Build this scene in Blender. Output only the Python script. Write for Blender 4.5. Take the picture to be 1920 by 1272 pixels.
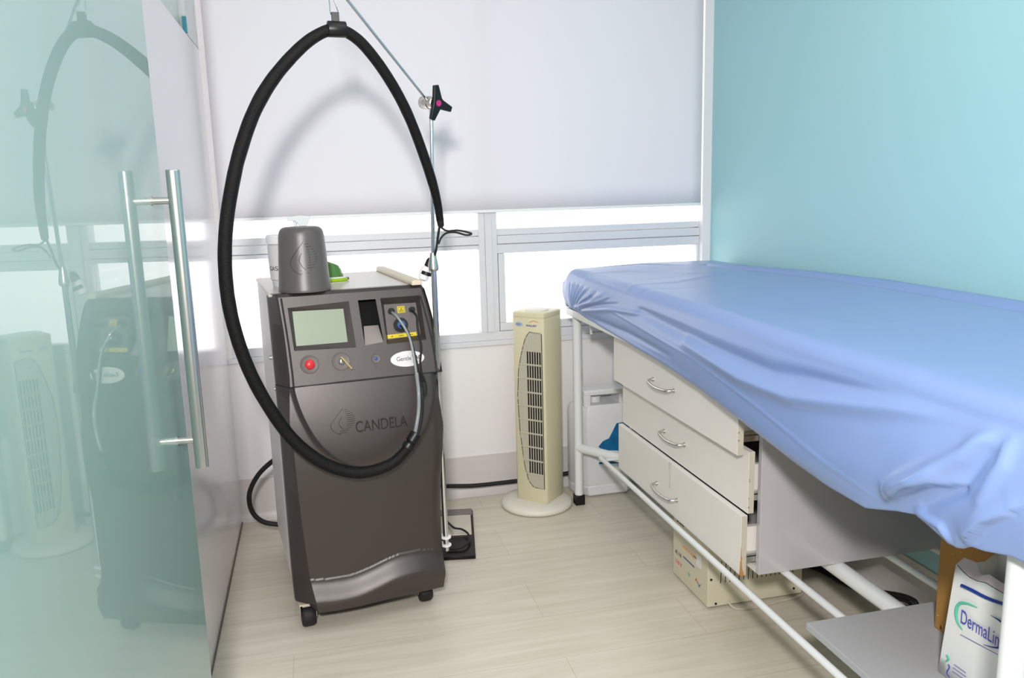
import bpy, bmesh, math, random
from mathutils import Vector, Matrix, noise
random.seed(7)
S = bpy.context.scene
COL = S.collection
for o in list(bpy.data.objects): bpy.data.objects.remove(o)

# ------------------------------------------------------------------ camera
F = 1534.107
YAW, PIT, ROL, CAMH = 0.23297, 0.18362, -0.02717861, 1.38
fw = Vector((math.sin(YAW)*math.cos(PIT), math.cos(YAW)*math.cos(PIT), -math.sin(PIT)))
rt = fw.cross(Vector((0, 0, 1))).normalized(); up = rt.cross(fw)
cr, sr = math.cos(ROL), math.sin(ROL)
rt, up = cr*rt + sr*up, -sr*rt + cr*up
CP = Vector((0, 0, CAMH))
cd = bpy.data.cameras.new('camera'); cam = bpy.data.objects.new('camera', cd); COL.objects.link(cam)
cam.matrix_world = Matrix(((rt.x, up.x, -fw.x, CP.x), (rt.y, up.y, -fw.y, CP.y), (rt.z, up.z, -fw.z, CP.z), (0, 0, 0, 1)))
cd.sensor_width = 36; cd.lens = F/1920*36; cd.clip_start = 0.02
S.camera = cam
# ------------------------------------------------------------------ light, exposure
S.view_settings.view_transform = 'Standard'; S.view_settings.look = 'None'
S.view_settings.gamma = 1; S.view_settings.use_curve_mapping = False
S.view_settings.exposure = -0.16
W = bpy.data.worlds.new('daylight'); S.world = W; W.use_nodes = True
W.node_tree.nodes['Background'].inputs[0].default_value = (1.0, 0.97, 0.955, 1)
W.node_tree.nodes['Background'].inputs[1].default_value = 2.7
def area(name, loc, target, sx, sy, power, color=(1, 1, 1)):
    l = bpy.data.lights.new(name, 'AREA'); l.shape = 'RECTANGLE'; l.size = sx; l.size_y = sy; l.energy = power; l.color = color
    o = bpy.data.objects.new(name, l); COL.objects.link(o); o.location = loc
    o.rotation_euler = (Vector(target)-Vector(loc)).to_track_quat('-Z', 'Y').to_euler()
    return o
area('ceiling_light', (0.75, 1.5, 2.57), (0.75, 1.5, 0), 1.2, 1.2, 8, (1, 0.955, 0.935))
area('ceiling_light', (0.6, -0.6, 2.57), (0.6, -0.6, 0), 1.2, 0.8, 4, (1, 0.955, 0.935))
area('camera_flash', (-0.14, -0.32, 1.84), (0.45, 2.8, 0.9), 0.17, 0.17, 84, (1, 0.95, 0.93))

# ------------------------------------------------------------------ projection of photo pixels on known planes
def ray(x, y): return rt*((x-960)/F) + up*(-(y-636)/F) + fw
def onz(x, y, z=0.0):
    v = ray(x, y); return CP + v*((z-CAMH)/v.z)
def ony(x, y, Y):
    v = ray(x, y); return CP + v*(Y/v.y)
def onx(x, y, X):
    v = ray(x, y); return CP + v*(X/v.x)

# ------------------------------------------------------------------ materials
def srgb(c): return tuple((v/255/12.92 if v/255 <= 0.04045 else ((v/255+0.055)/1.055)**2.4) for v in c)
MATS = {}
def mat(name, rgb, rough=0.5, metal=0.0, coat=0.0, coat_rough=0.05, bump=0.0, bscale=200, var=0.0, vscale=6, trans=0.0, ior=1.45, emit=0, spec=0.5, stretch=None, detail=2, alpha=1):
    if name in MATS: return MATS[name]
    m = bpy.data.materials.new(name); m.use_nodes = True; nt = m.node_tree; b = nt.nodes['Principled BSDF']
    c = (*srgb(rgb), 1)
    b.inputs['Base Color'].default_value = c; b.inputs['Roughness'].default_value = rough; b.inputs['Metallic'].default_value = metal
    b.inputs['Coat Weight'].default_value = coat; b.inputs['Coat Roughness'].default_value = coat_rough
    b.inputs['Transmission Weight'].default_value = trans; b.inputs['IOR'].default_value = ior
    b.inputs['Specular IOR Level'].default_value = spec; b.inputs['Alpha'].default_value = alpha
    if emit: b.inputs['Emission Color'].default_value = c; b.inputs['Emission Strength'].default_value = emit
    tc = nt.nodes.new('ShaderNodeTexCoord'); mp = nt.nodes.new('ShaderNodeMapping'); nt.links.new(tc.outputs['Object'], mp.inputs[0])
    if stretch: mp.inputs['Scale'].default_value = stretch
    n = nt.nodes.new('ShaderNodeTexNoise'); n.inputs['Scale'].default_value = vscale; n.inputs['Detail'].default_value = detail; nt.links.new(mp.outputs[0], n.inputs[0])
    r = nt.nodes.new('ShaderNodeMapRange'); r.inputs[3].default_value = 1-var-0.01; r.inputs[4].default_value = 1+var+0.01
    mx = nt.nodes.new('ShaderNodeVectorMath'); mx.operation = 'SCALE'; mx.inputs[0].default_value = c[:3]
    nt.links.new(n.outputs[0], r.inputs[0]); nt.links.new(r.outputs[0], mx.inputs['Scale']); nt.links.new(mx.outputs[0], b.inputs['Base Color'])
    if bump:
        n2 = nt.nodes.new('ShaderNodeTexNoise'); n2.inputs['Scale'].default_value = bscale; n2.inputs['Detail'].default_value = 2; nt.links.new(mp.outputs[0], n2.inputs[0])
        bp = nt.nodes.new('ShaderNodeBump'); bp.inputs['Strength'].default_value = bump; bp.inputs['Distance'].default_value = 0.002
        nt.links.new(n2.outputs[0], bp.inputs['Height']); nt.links.new(bp.outputs[0], b.inputs['Normal'])
    MATS[name] = m; return m

def floor_mat():
    m = bpy.data.materials.new('pale_plank_floor'); m.use_nodes = True; nt = m.node_tree; b = nt.nodes['Principled BSDF']
    L = nt.links.new; N = nt.nodes.new
    tc = N('ShaderNodeTexCoord')
    mp = N('ShaderNodeMapping'); L(tc.outputs['Object'], mp.inputs[0]); mp.inputs['Location'].default_value = (0.145, 0.03, 0)
    br = N('ShaderNodeTexBrick'); L(mp.outputs[0], br.inputs[0]); br.offset = 0.37; br.offset_frequency = 2
    br.inputs['Scale'].default_value = 1; br.inputs['Brick Width'].default_value = 1.25; br.inputs['Row Height'].default_value = 0.24
    br.inputs['Mortar Size'].default_value = 0.0011; br.inputs['Mortar Smooth'].default_value = 0.3
    br.inputs['Color1'].default_value = (0.94, 0.94, 0.94, 1); br.inputs['Color2'].default_value = (1, 1, 1, 1); br.inputs['Mortar'].default_value = (0.72, 0.70, 0.66, 1)
    mg = N('ShaderNodeMapping'); mg.inputs['Scale'].default_value = (1.0, 14, 1); L(tc.outputs['Object'], mg.inputs[0])
    n = N('ShaderNodeTexNoise'); n.inputs['Scale'].default_value = 2.2; n.inputs['Detail'].default_value = 8; n.inputs['Roughness'].default_value = 0.62; n.inputs['Distortion'].default_value = 0.6; L(mg.outputs[0], n.inputs[0])
    cr_ = N('ShaderNodeValToRGB'); L(n.outputs[0], cr_.inputs[0])
    cr_.color_ramp.elements[0].position = 0.3; cr_.color_ramp.elements[0].color = (*srgb((205, 197, 180)), 1)
    cr_.color_ramp.elements[1].position = 0.68; cr_.color_ramp.elements[1].color = (*srgb((221, 214, 199)), 1)
    mx = N('ShaderNodeMix'); mx.data_type = 'RGBA'; mx.blend_type = 'MULTIPLY'; mx.inputs[0].default_value = 1
    L(cr_.outputs[0], mx.inputs[6]); L(br.outputs[0], mx.inputs[7]); L(mx.outputs[2], b.inputs['Base Color'])
    b.inputs['Roughness'].default_value = 0.38
    bp = N('ShaderNodeBump'); bp.inputs['Strength'].default_value = 0.12; bp.inputs['Distance'].default_value = 0.002; L(n.outputs[0], bp.inputs['Height']); L(bp.outputs[0], b.inputs['Normal'])
    return m
def pane_mat():
    m = bpy.data.materials.new('clear_pane'); m.use_nodes = True; nt = m.node_tree; nt.nodes.clear()
    o = nt.nodes.new('ShaderNodeOutputMaterial'); t = nt.nodes.new('ShaderNodeBsdfTransparent'); g = nt.nodes.new('ShaderNodeBsdfGlossy'); g.inputs['Roughness'].default_value = 0.02
    x = nt.nodes.new('ShaderNodeMixShader'); x.inputs[0].default_value = 0.05
    nt.links.new(t.outputs[0], x.inputs[1]); nt.links.new(g.outputs[0], x.inputs[2]); nt.links.new(x.outputs[0], o.inputs[0]); return m
def blind_mat():
    m = bpy.data.materials.new('blind_fabric'); m.use_nodes = True; nt = m.node_tree; b = nt.nodes['Principled BSDF']
    b.inputs['Base Color'].default_value = (*srgb((238, 235, 240)), 1); b.inputs['Roughness'].default_value = 0.75
    t = nt.nodes.new('ShaderNodeBsdfTranslucent'); t.inputs[0].default_value = (*srgb((225, 235, 240)), 1)
    x = nt.nodes.new('ShaderNodeMixShader'); x.inputs[0].default_value = 0.12
    o = nt.nodes['Material Output']; nt.links.new(b.outputs[0], x.inputs[1]); nt.links.new(t.outputs[0], x.inputs[2]); nt.links.new(x.outputs[0], o.inputs[0])
    return m
M_floor = floor_mat(); M_pane = pane_mat(); M_blind = blind_mat()
M_white = mat('white_wall_paint', (232, 230, 230), 0.5, var=0.01)
M_gloss = mat('glossy_white_melamine', (230, 228, 233), 0.22, coat=0.6, coat_rough=0.12)
M_teal = mat('teal_wall_paint', (160, 206, 212), 0.5, var=0.015, vscale=2)
M_base = mat('grey_vinyl_skirting', (206, 201, 198), 0.4, var=0.03)
M_alu = mat('white_aluminium', (216, 218, 222), 0.35)
M_ceil = mat('ceiling_white', (240, 240, 238), 0.8)
M_aqua = mat('aqua_backed_glass', (140, 170, 166), 0.35, coat=1.0, coat_rough=0.0, var=0.015, vscale=1.2)
M_aqua.node_tree.nodes['Principled BSDF'].inputs['Coat IOR'].default_value = 1.55
M_steel = mat('brushed_steel', (205, 203, 198), 0.28, metal=1.0)
M_chrome = mat('chrome', (215, 215, 218), 0.08, metal=1.0)
M_dark = mat('charcoal_plastic', (52, 42, 38), 0.36, metal=0.25, coat=0.6, coat_rough=0.38, bump=0.25, bscale=900, spec=0.8)
M_dark2 = mat('charcoal_lip_plastic', (122, 112, 110), 0.4, bump=0.25, bscale=900, spec=0.5)
M_deep = mat('dark_recess_plastic', (68, 62, 60), 0.45, bump=0.2, bscale=900)
M_mid = mat('warm_grey_plastic', (104, 97, 95), 0.45, bump=0.2, bscale=900)
M_groove = mat('groove_shadow_gap', (40, 38, 37), 0.7)
M_body = mat('light_grey_cabinet_metal', (238, 236, 234), 0.4)
M_chute = mat('grey_chute_plastic', (140, 132, 128), 0.4)
M_cap = mat('charcoal_cap_plastic', (88, 83, 81), 0.36, spec=0.7, bump=0.1, bscale=900)
M_top = mat('top_plastic_painted_sheen', (206, 199, 193), 0.3, bump=0.12, bscale=900)  # base lightened to hold the window's reflection on the machine top
M_cream = mat('cream_plastic', (214, 206, 184), 0.45)
M_black = mat('black_plastic', (10, 10, 11), 0.4)
M_rub = mat('black_rubber', (24, 24, 25), 0.6, bump=0.3, bscale=300)
M_hose = mat('black_braided_sleeve', (9, 8, 7), 0.5, spec=0.3, bump=1.0, bscale=420, var=0.3, vscale=160)
M_void = mat('black_void', (5, 5, 6), 0.9)
M_lcd = mat('pale_green_screen', (150, 161, 142), 0.3)
M_red = mat('red_button', (205, 38, 44), 0.35)
M_blue = mat('blue_plastic', (38, 78, 150), 0.4)
M_yel = mat('yellow_sticker', (222, 200, 40), 0.5)
M_wlab = mat('white_label', (222, 220, 220), 0.35)
M_txt = mat('dark_print', (52, 50, 54), 0.6)
M_emb = mat('embossed_plastic', (40, 32, 29), 0.5)
M_cab = mat('clear_grey_cable', (136, 142, 145), 0.3, coat=0.4)
M_fan = mat('cream_fan_plastic', (214, 208, 176), 0.42)
M_fang = mat('fan_grille_plastic', (190, 186, 168), 0.45)
M_fanb = mat('off_white_fan_base', (222, 218, 206), 0.45)
M_paint = mat('white_painted_tube', (220, 224, 224), 0.32, coat=0.2)
M_sheet = mat('blue_coated_fabric', (127, 151, 200), 0.3, bump=0.05, bscale=60, spec=0.55)
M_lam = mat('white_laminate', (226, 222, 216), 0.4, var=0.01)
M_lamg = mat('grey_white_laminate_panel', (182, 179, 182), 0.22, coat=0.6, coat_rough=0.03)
M_edge = mat('worn_edge_band', (190, 184, 168), 0.5, var=0.04, vscale=40)
M_chip = mat('bare_chipboard', (180, 128, 70), 0.8)
M_jug = mat('white_polyethylene', (222, 224, 226), 0.35, var=0.01)
M_psu = mat('beige_metal_case', (206, 200, 176), 0.45)
M_card = mat('brown_cardboard', (158, 116, 58), 0.8, var=0.05, vscale=14)
M_bag = mat('white_paper_bag', (226, 228, 226), 0.45)
M_bagin = mat('bag_paper_inside', (206, 196, 200), 0.6)
M_navy = mat('navy_print', (16, 50, 140), 0.5)
M_green = mat('sea_green_print', (80, 190, 160), 0.5)
M_viol = mat('violet_blue_print', (74, 76, 172), 0.5)
M_labb = mat('cyan_blue_label', (20, 100, 150), 0.35, var=0.5, vscale=30)
M_lime = mat('lime_green_plastic', (150, 190, 20), 0.2)
M_glens = mat('green_lens', (70, 120, 40), 0.1, coat=1)
M_frost = mat('milky_clear_plastic', (226, 226, 224), 0.3, trans=0.25)
M_transom = mat('pale_green_transom', (214, 226, 220), 0.3)
M_pglos = mat('glossy_black_glass', (14, 12, 12), 0.3, spec=0.2)
M_brass = mat('brass_key', (140, 124, 84), 0.4, metal=1)
M_magenta = mat('magenta_badge', (176, 40, 110), 0.5)
M_orange = mat('orange_print', (226, 140, 60), 0.5)
M_redp = mat('red_print', (212, 80, 70), 0.5)

# ------------------------------------------------------------------ mesh helpers
WM = {}
def wm(o): return WM.get(o.name, Matrix.Identity(4))
def thing(name, label, cat, loc=(0, 0, 0), rz=0, group=None):
    o = bpy.data.objects.new(name, None); o.empty_display_size = 0.05; COL.objects.link(o)
    o.location = loc; o.rotation_euler = (0, 0, rz)
    WM[o.name] = Matrix.Translation(loc) @ Matrix.Rotation(rz, 4, 'Z')
    o['label'] = label; o['category'] = cat
    if group: o['group'] = group
    return o
def build(name, bm, m, parent=None, local=False, smooth=True, angle=35, bevel=0, bseg=2, label=None):
    me = bpy.data.meshes.new(name)
    if parent is not None and not local: bm.transform(wm(parent).inverted())
    bmesh.ops.recalc_face_normals(bm, faces=bm.faces)
    bm.to_mesh(me); bm.free()
    if smooth:
        me.shade_smooth(); me.set_sharp_from_angle(angle=math.radians(angle))
    for mm in (m if isinstance(m, (list, tuple)) else [m]): me.materials.append(mm)
    o = bpy.data.objects.new(name, me); COL.objects.link(o)
    if parent is not None: o.parent = parent; WM[o.name] = wm(parent)
    if bevel:
        md = o.modifiers.new('bevel', 'BEVEL'); md.width = bevel; md.segments = bseg; md.limit_method = 'ANGLE'; md.angle_limit = math.radians(40)
    if label: o['label'] = label
    return o
def tag(o, label, cat, group=None):
    o['label'] = label; o['category'] = cat
    if group: o['group'] = group
    return o
def struct(o): o['kind'] = 'structure'; return o
def nb(): return bmesh.new()
def box(bm, x0, x1, y0, y1, z0, z1, M=None):
    v = [bm.verts.new(p) for p in ((x0, y0, z0), (x1, y0, z0), (x1, y1, z0), (x0, y1, z0), (x0, y0, z1), (x1, y0, z1), (x1, y1, z1), (x0, y1, z1))]
    fs = [bm.faces.new([v[i] for i in f]) for f in ((3, 2, 1, 0), (4, 5, 6, 7), (0, 1, 5, 4), (1, 2, 6, 5), (2, 3, 7, 6), (3, 0, 4, 7))]
    if M is not None: bmesh.ops.transform(bm, matrix=M, verts=v)
    return fs
def catmull(pts, n=8):
    P = [Vector(p) for p in pts]; P = [2*P[0]-P[1]] + P + [2*P[-1]-P[-2]]; out = []
    for i in range(1, len(P)-2):
        a, b, c, d = P[i-1:i+3]
        for k in range(n):
            t = k/n
            out.append(0.5*((2*b)+(c-a)*t+(2*a-5*b+4*c-d)*t*t+(3*b-a-3*c+d)*t**3))
    out.append(P[-2]); return out
def tube(bm, pts, r, seg=12, cap=True, smooth=0):
    P = [Vector(p) for p in pts]
    if smooth: P = catmull(P, smooth)
    n = len(P); rr = r if callable(r) else (lambda t: r)
    T = []
    for i in range(n):
        d = P[min(i+1, n-1)] - P[max(i-1, 0)]; T.append(d.normalized())
    a = T[0].orthogonal().normalized(); rings = []
    for i in range(n):
        if i:
            q = T[i-1].rotation_difference(T[i]); a = q @ a
        a = (a - T[i]*a.dot(T[i])).normalized(); b = T[i].cross(a); R = rr(i/(n-1) if n > 1 else 0)
        rings.append([bm.verts.new(P[i] + R*(math.cos(2*math.pi*k/seg)*a + math.sin(2*math.pi*k/seg)*b)) for k in range(seg)])
    for i in range(n-1):
        for k in range(seg):
            bm.faces.new((rings[i][k], rings[i][(k+1) % seg], rings[i+1][(k+1) % seg], rings[i+1][k]))
    if cap: bm.faces.new(rings[0][::-1]); bm.faces.new(rings[-1])
def cyl(bm, p0, p1, r0, r1=None, seg=24):
    r1 = r0 if r1 is None else r1
    tube(bm, [p0, p1], lambda t: r0 + (r1-r0)*t, seg)
def lathe(bm, prof, c=(0, 0, 0), axis=(0, 0, 1), seg=32, sx=1, sy=1):
    ax = Vector(axis).normalized()
    if abs(ax.z) > 0.999: a, b = Vector((1, 0, 0)), Vector((0, 1, 0))
    else: a = ax.orthogonal().normalized(); b = ax.cross(a)
    c = Vector(c); rings = []
    for r, h in prof:
        if r < 1e-6: rings.append([bm.verts.new(c + ax*h)])
        else: rings.append([bm.verts.new(c + ax*h + r*(sx*math.cos(2*math.pi*k/seg)*a + sy*math.sin(2*math.pi*k/seg)*b)) for k in range(seg)])
    for A, B in zip(rings, rings[1:]):
        for k in range(seg):
            k2 = (k+1) % seg
            if len(A) == 1 and len(B) == 1: continue
            if len(A) == 1: bm.faces.new((A[0], B[k2], B[k]))
            elif len(B) == 1: bm.faces.new((A[k], A[k2], B[0]))
            else: bm.faces.new((A[k], A[k2], B[k2], B[k]))
    if len(rings[0]) > 1: bm.faces.new(rings[0][::-1])
    if len(rings[-1]) > 1: bm.faces.new(rings[-1])
def prism(bm, pts, d):
    """polygon of 3D points extruded by vector d"""
    d = Vector(d); A = [bm.verts.new(p) for p in pts]; B = [bm.verts.new(Vector(p)+d) for p in pts]
    n = len(A); bm.faces.new(A); bm.faces.new(B[::-1])
    for i in range(n): bm.faces.new((A[i], B[i], B[(i+1) % n], A[(i+1) % n]))
def quadstrip(bm, rows, closed=False):
    V = [[bm.verts.new(p) for p in r] for r in rows]
    for A, B in zip(V, V[1:]):
        n = len(A)
        for k in range(n if closed else n-1): bm.faces.new((A[k], A[(k+1) % n], B[(k+1) % n], B[k]))
    return V
def holed(bm, outer, holes):
    """planar face with holes; returns nothing"""
    es = []
    for lp in [outer] + holes:
        vs = [bm.verts.new(p) for p in lp]
        es += [bm.edges.new((vs[i], vs[(i+1) % len(vs)])) for i in range(len(vs))]
    bmesh.ops.triangle_fill(bm, use_beauty=True, use_dissolve=False, edges=es)
def text(name, s, center, right, upv, width, m, parent=None, height=None, ext=0.0004, bold=0.0, shear=0, align='CENTER', label=None):
    cu = bpy.data.curves.new('lettering', 'FONT'); cu.body = s; cu.size = 1; cu.extrude = 0; cu.offset = bold; cu.shear = shear
    t = bpy.data.objects.new('lettering', cu); COL.objects.link(t)
    dg = bpy.context.evaluated_depsgraph_get(); me = bpy.data.meshes.new_from_object(t.evaluated_get(dg)); bpy.data.objects.remove(t)
    bm = nb(); bm.from_mesh(me); bpy.data.meshes.remove(me)
    xs = [v.co.x for v in bm.verts]; ys = [v.co.y for v in bm.verts]
    w = max(xs)-min(xs); h = max(ys)-min(ys); sx = width/w; sy = (height/h) if height else sx
    R = Vector(right).normalized(); U = Vector(upv).normalized(); N = R.cross(U).normalized(); U = N.cross(R)
    cx, cy = (max(xs)+min(xs))/2, (max(ys)+min(ys))/2
    for v in bm.verts: v.co = Vector(center) + R*((v.co.x-cx)*sx) + U*((v.co.y-cy)*sy) + N*(v.co.z)
    g = bmesh.ops.extrude_face_region(bm, geom=bm.faces[:])
    for e in g['geom']:
        if isinstance(e, bmesh.types.BMVert): e.co += N*ext
    return build(name, bm, m, parent, smooth=False, label=label)
def ss(a, b, x):
    t = min(1, max(0, (x-a)/(b-a))); return t*t*(3-2*t)
def lerp_tab(tab, x):
    if x <= tab[0][0]: return tab[0][1]
    for (a, va), (b, vb) in zip(tab, tab[1:]):
        if x <= b:
            t = (x-a)/(b-a); t = t*t*(3-2*t) if False else t
            return va + (vb-va)*t
    return tab[-1][1]

# ================================================================== SETTING
XL, XR, YW, ZC = -0.38, 1.775, 3.5, 2.6
bm = nb(); box(bm, -1.7, XR+0.1, -1.6, YW+0.1, -0.05, 0); struct(build('floor', bm, M_floor, smooth=False))
bm = nb(); box(bm, -1.7, XR+0.1, -1.6, YW+0.1, ZC, ZC+0.05); struct(build('ceiling', bm, M_ceil, smooth=False))
bm = nb(); box(bm, XR, XR+0.1, -1.6, YW+0.1, 0, ZC); struct(build('wall_right', bm, M_teal, smooth=False))
# window wall: low wall, end strips, lintel
bm = nb(); box(bm, XL-0.1, XR, YW, YW+0.1, 0, 0.705); box(bm, XL-0.1, XL+0.02, YW, YW+0.1, 0.705, ZC); box(bm, 1.735, XR, YW-0.03, YW+0.1, 0.705, ZC); box(bm, XL+0.02, 1.735, YW, YW+0.1, 2.45, ZC)
struct(build('wall_back', bm, M_white, smooth=False))
# left partition and what stands around the doorway
bm = nb(); box(bm, XL-0.06, XL, 0.62, YW, 0.004, 1.932); struct(build('wall_left', bm, M_gloss, smooth=False))
bm = nb(); box(bm, XL-0.05, XL-0.02, 0.62, 3.17, 1.932, ZC); struct(build('trim_1', bm, M_transom, smooth=False))
bm = nb(); box(bm, XL-0.06, XL, 3.17, YW, 1.936, ZC); struct(build('trim_2', bm, M_white, smooth=False))
bm = nb(); box(bm, XL-0.01, XL+0.004, 3.155, 3.17, 1.936, 1.99); struct(build('trim_3', bm, mat('teal_glass_edge', (60, 150, 170), 0.2), smooth=False))
bm = nb(); box(bm, XL-0.003, XL+0.004, 1.2, YW, 0, 0.006); struct(build('trim_4', bm, mat('dark_floor_gap', (110, 100, 90), 0.8), smooth=False))
bm = nb(); box(bm, XL-0.06, XL, -1.6, -0.6, 0, ZC); struct(build('wall_entry', bm, M_white, smooth=False))
bm = nb(); box(bm, -1.75, -1.65, -1.6, YW+0.1, 0, ZC); struct(build('wall_corridor', bm, M_white, smooth=False))
bm = nb(); box(bm, -1.75, XR+0.1, -1.7, -1.6, 0, ZC); struct(build('wall_front', bm, M_white, smooth=False))
bm = nb(); box(bm, -1.7, XL-0.06, YW, YW+0.1, 0, ZC); struct(build('wall_corridor_end', bm, M_white, smooth=False))
# skirtings (coved)
def cove(x0, x1, y, along='x'):
    pr = [(0, 0.186), (0.006, 0.186), (0.007, 0.04), (0.016, 0.012), (0.03, 0.001), (0, 0.001)]
    return pr
bm = nb(); prism(bm, [(XL, YW-a, z) for a, z in cove(0, 0, 0)], (XR-XL, 0, 0)); struct(build('baseboard_back', bm, M_base, angle=50))
bm = nb(); prism(bm, [(XR-a, -1.6, z) for a, z in cove(0, 0, 0)], (0, YW+1.6, 0)); struct(build('baseboard_right', bm, M_base, angle=50))
# window
win = bpy.data.objects.new('window_1', None); COL.objects.link(win); win.location = (0.68, YW, 0.705); struct(win)
WM[win.name] = Matrix.Translation((0.68, YW, 0.705))
def wpart(n, boxes, m, bev=0.002):
    bm = nb()
    for b in boxes: box(bm, *b)
    return build(n, bm, m, win, smooth=False, bevel=bev)
x0, x1 = XL+0.02, 1.735
wpart('sill', [(x0-0.02, x1, YW-0.012, YW+0.1, 0.69, 0.712)], M_alu)
wpart('frame', [(x0, x1, YW, YW+0.07, 0.712, 0.75), (x0, x0+0.03, YW, YW+0.07, 0.75, 2.45), (x0, x1, YW, YW+0.07, 2.4, 2.45)], M_alu)
wpart('mullion', [(0.694, 0.722, YW+0.004, YW+0.07, 0.75, 2.4), (0.722, 0.752, YW-0.008, YW+0.07, 0.75, 2.4), (0.752, 0.777, YW+0.004, YW+0.07, 0.75, 2.4)], M_alu)
for a, b, zb, mit in ((x0+0.03, 0.694, 1.118, 0), (0.777, x1, 1.096, 1)):
    zr = [1.203, 1.178, 1.14, zb+0.004, zb-0.004]
    wpart('rail', [(a, b, YW+0.006, YW+0.06, 1.176, 1.203), (a, b, YW-0.002, YW+0.06, 1.138, 1.173), (a, b, YW+0.004, YW+0.06, zb, 1.135)], M_alu)
wpart('sash', [(0.779, 0.808, YW+0.002, YW+0.05, 0.7885, 1.095), (0.779, x1, YW+0.002, YW+0.05, 0.752, 0.788), (x1-0.012, x1, YW+0.002, YW+0.05, 0.788, 1.096)], M_alu)
for a, b, c, d in ((x0+0.03, 0.694, 0.75, 1.118), (0.808, x1-0.012, 0.788, 1.096), (x0+0.03, 0.694, 1.203, 2.4), (0.777, x1, 1.203, 2.4)):
    bm = nb(); box(bm, a, b, YW+0.03, YW+0.034, c, d); build('pane', bm, M_pane, win, smooth=False)
# roller blind
bl = thing('roller_blind', 'wide off-white roller blind covering the upper window', 'blind', (0.68, YW-0.02, 1.28))
xa, xb = ony(375, 0, YW-0.02).x, ony(1314, 385, YW-0.02).x
bm = nb(); n = 40; rows = []
for j in range(13):
    z = 1.285 + (2.42-1.285)*j/12
    rows.append([(xa+(xb-xa)*i/n, YW-0.02 + 0.0018*noise.noise(Vector((i*0.25, j*0.12, 3))), z) for i in range(n+1)])
quadstrip(bm, rows); o = build('fabric', bm, M_blind, bl); md = o.modifiers.new('thick', 'SOLIDIFY'); md.thickness = 0.0008
bm = nb(); box(bm, xa, xb, YW-0.025, YW-0.015, 1.275, 1.287); build('hem_bar', bm, mat('blind_hem', (236, 238, 236), 0.5), bl, bevel=0.002)
bm = nb(); cyl(bm, (xa, YW-0.045, 2.44), (xb, YW-0.045, 2.44), 0.024); build('roller_tube', bm, M_alu, bl)

# glass door (swung open against the partition)
an = math.radians(-5.4); GN = Vector((math.cos(an), math.sin(an), 0)); GT = Vector((-GN.y, GN.x, 0)); GD = -0.435
def gp(s, off=0, z=0): return GN*(GD+off) + GT*s + Vector((0, 0, z))
door = bpy.data.objects.new('door_1', None); COL.objects.link(door); door.location = gp(0.6); struct(door); WM[door.name] = Matrix.Translation(gp(0.6))
bm = nb(); prism(bm, [gp(0.62, 0, 0.012), gp(1.666, 0, 0.012), gp(1.666, 0, 2.15), gp(0.62, 0, 2.15)], -GN*0.01)
build('glass_panel', bm, M_aqua, door, smooth=False)
# handle: tube on the room side with two standoffs
h0 = [(320, 317), (382, 873)]
def glassoff(x, y, off):
    v = ray(x, y); return CP + v*((GD+off-GN.dot(CP))/GN.dot(v))
hoff = 0.041
ht, hb = glassoff(320, 318, hoff), glassoff(382, 872, hoff)
hb = Vector(((ht.x+hb.x)/2, (ht.y+hb.y)/2, hb.z)); ht = Vector((hb.x, hb.y, ht.z))
bm = nb(); cyl(bm, ht, hb, 0.0125, seg=32); hd = build('handle', bm, M_steel, door, bevel=0.0015)
bm = nb()
for py_ in (376, 826):
    z = glassoff(330 if py_ == 376 else 373, py_, hoff).z
    p = Vector((hb.x, hb.y, z)); q = p - GN*hoff
    cyl(bm, p, q, 0.0065, seg=20); cyl(bm, q, q+GN*0.002, 0.0085, seg=20)
build('standoff', bm, M_steel, hd)

# ================================================================== LASER MACHINE (local frame u right, v back, z up)
MO = Vector((-0.11, 2.47, 0)); MY = math.radians(7.5)
mc = thing('laser_machine', 'tall charcoal grey medical laser machine on casters with a looped black hose', 'medical machine', MO, MY)
MW = wm(mc); MI = MW.inverted()
U, V = Vector((math.cos(MY), math.sin(MY), 0)), Vector((-math.sin(MY), math.cos(MY), 0))
def toL(p): return MI @ Vector(p)
ZS, ZT = 0.795, 1.075                      # split line, top
KV = 0.25
def vp(z): return 0.055 + (z-ZS)*KV         # upper panel plane
def ml(x, y, off=0.0):
    """pixel -> local point on the upper control panel plane, off metres in front of it"""
    v = ray(x, y); d = (MI.to_3x3() @ v); c = toL(CP)
    # v - (0.03 + (z-ZS)*KV) + off' = 0
    oo = off*math.sqrt(1+KV*KV)
    t = (0.055 - oo + (c.z-ZS)*KV - c.y)/(d.y - KV*d.z)
    return c + d*t
def mlv(x, y, v_):
    d = MI.to_3x3() @ ray(x, y); c = toL(CP); return c + d*((v_-c.y)/d.y)
RT = [(0.06, .455), (0.135, .461), (0.25, .467), (0.43, .476), (0.52, .487), (0.615, .497), (0.704, .501), (0.795, .499), (0.856, .496), (0.97, .487), (1.022, .478), (1.08, .466)]
CH = [(0.06, .046), (0.10, .040), (0.18, .028), (0.34, .018), (0.48, .012), (0.6, .010), (0.69, .006), (0.795, .016), (0.82, .018), (0.95, .015), (1.08, .006)]
def uR(z): return lerp_tab(RT, z)
def uCl(z): return lerp_tab(CH, z)
def uL(z): return -0.021
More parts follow.
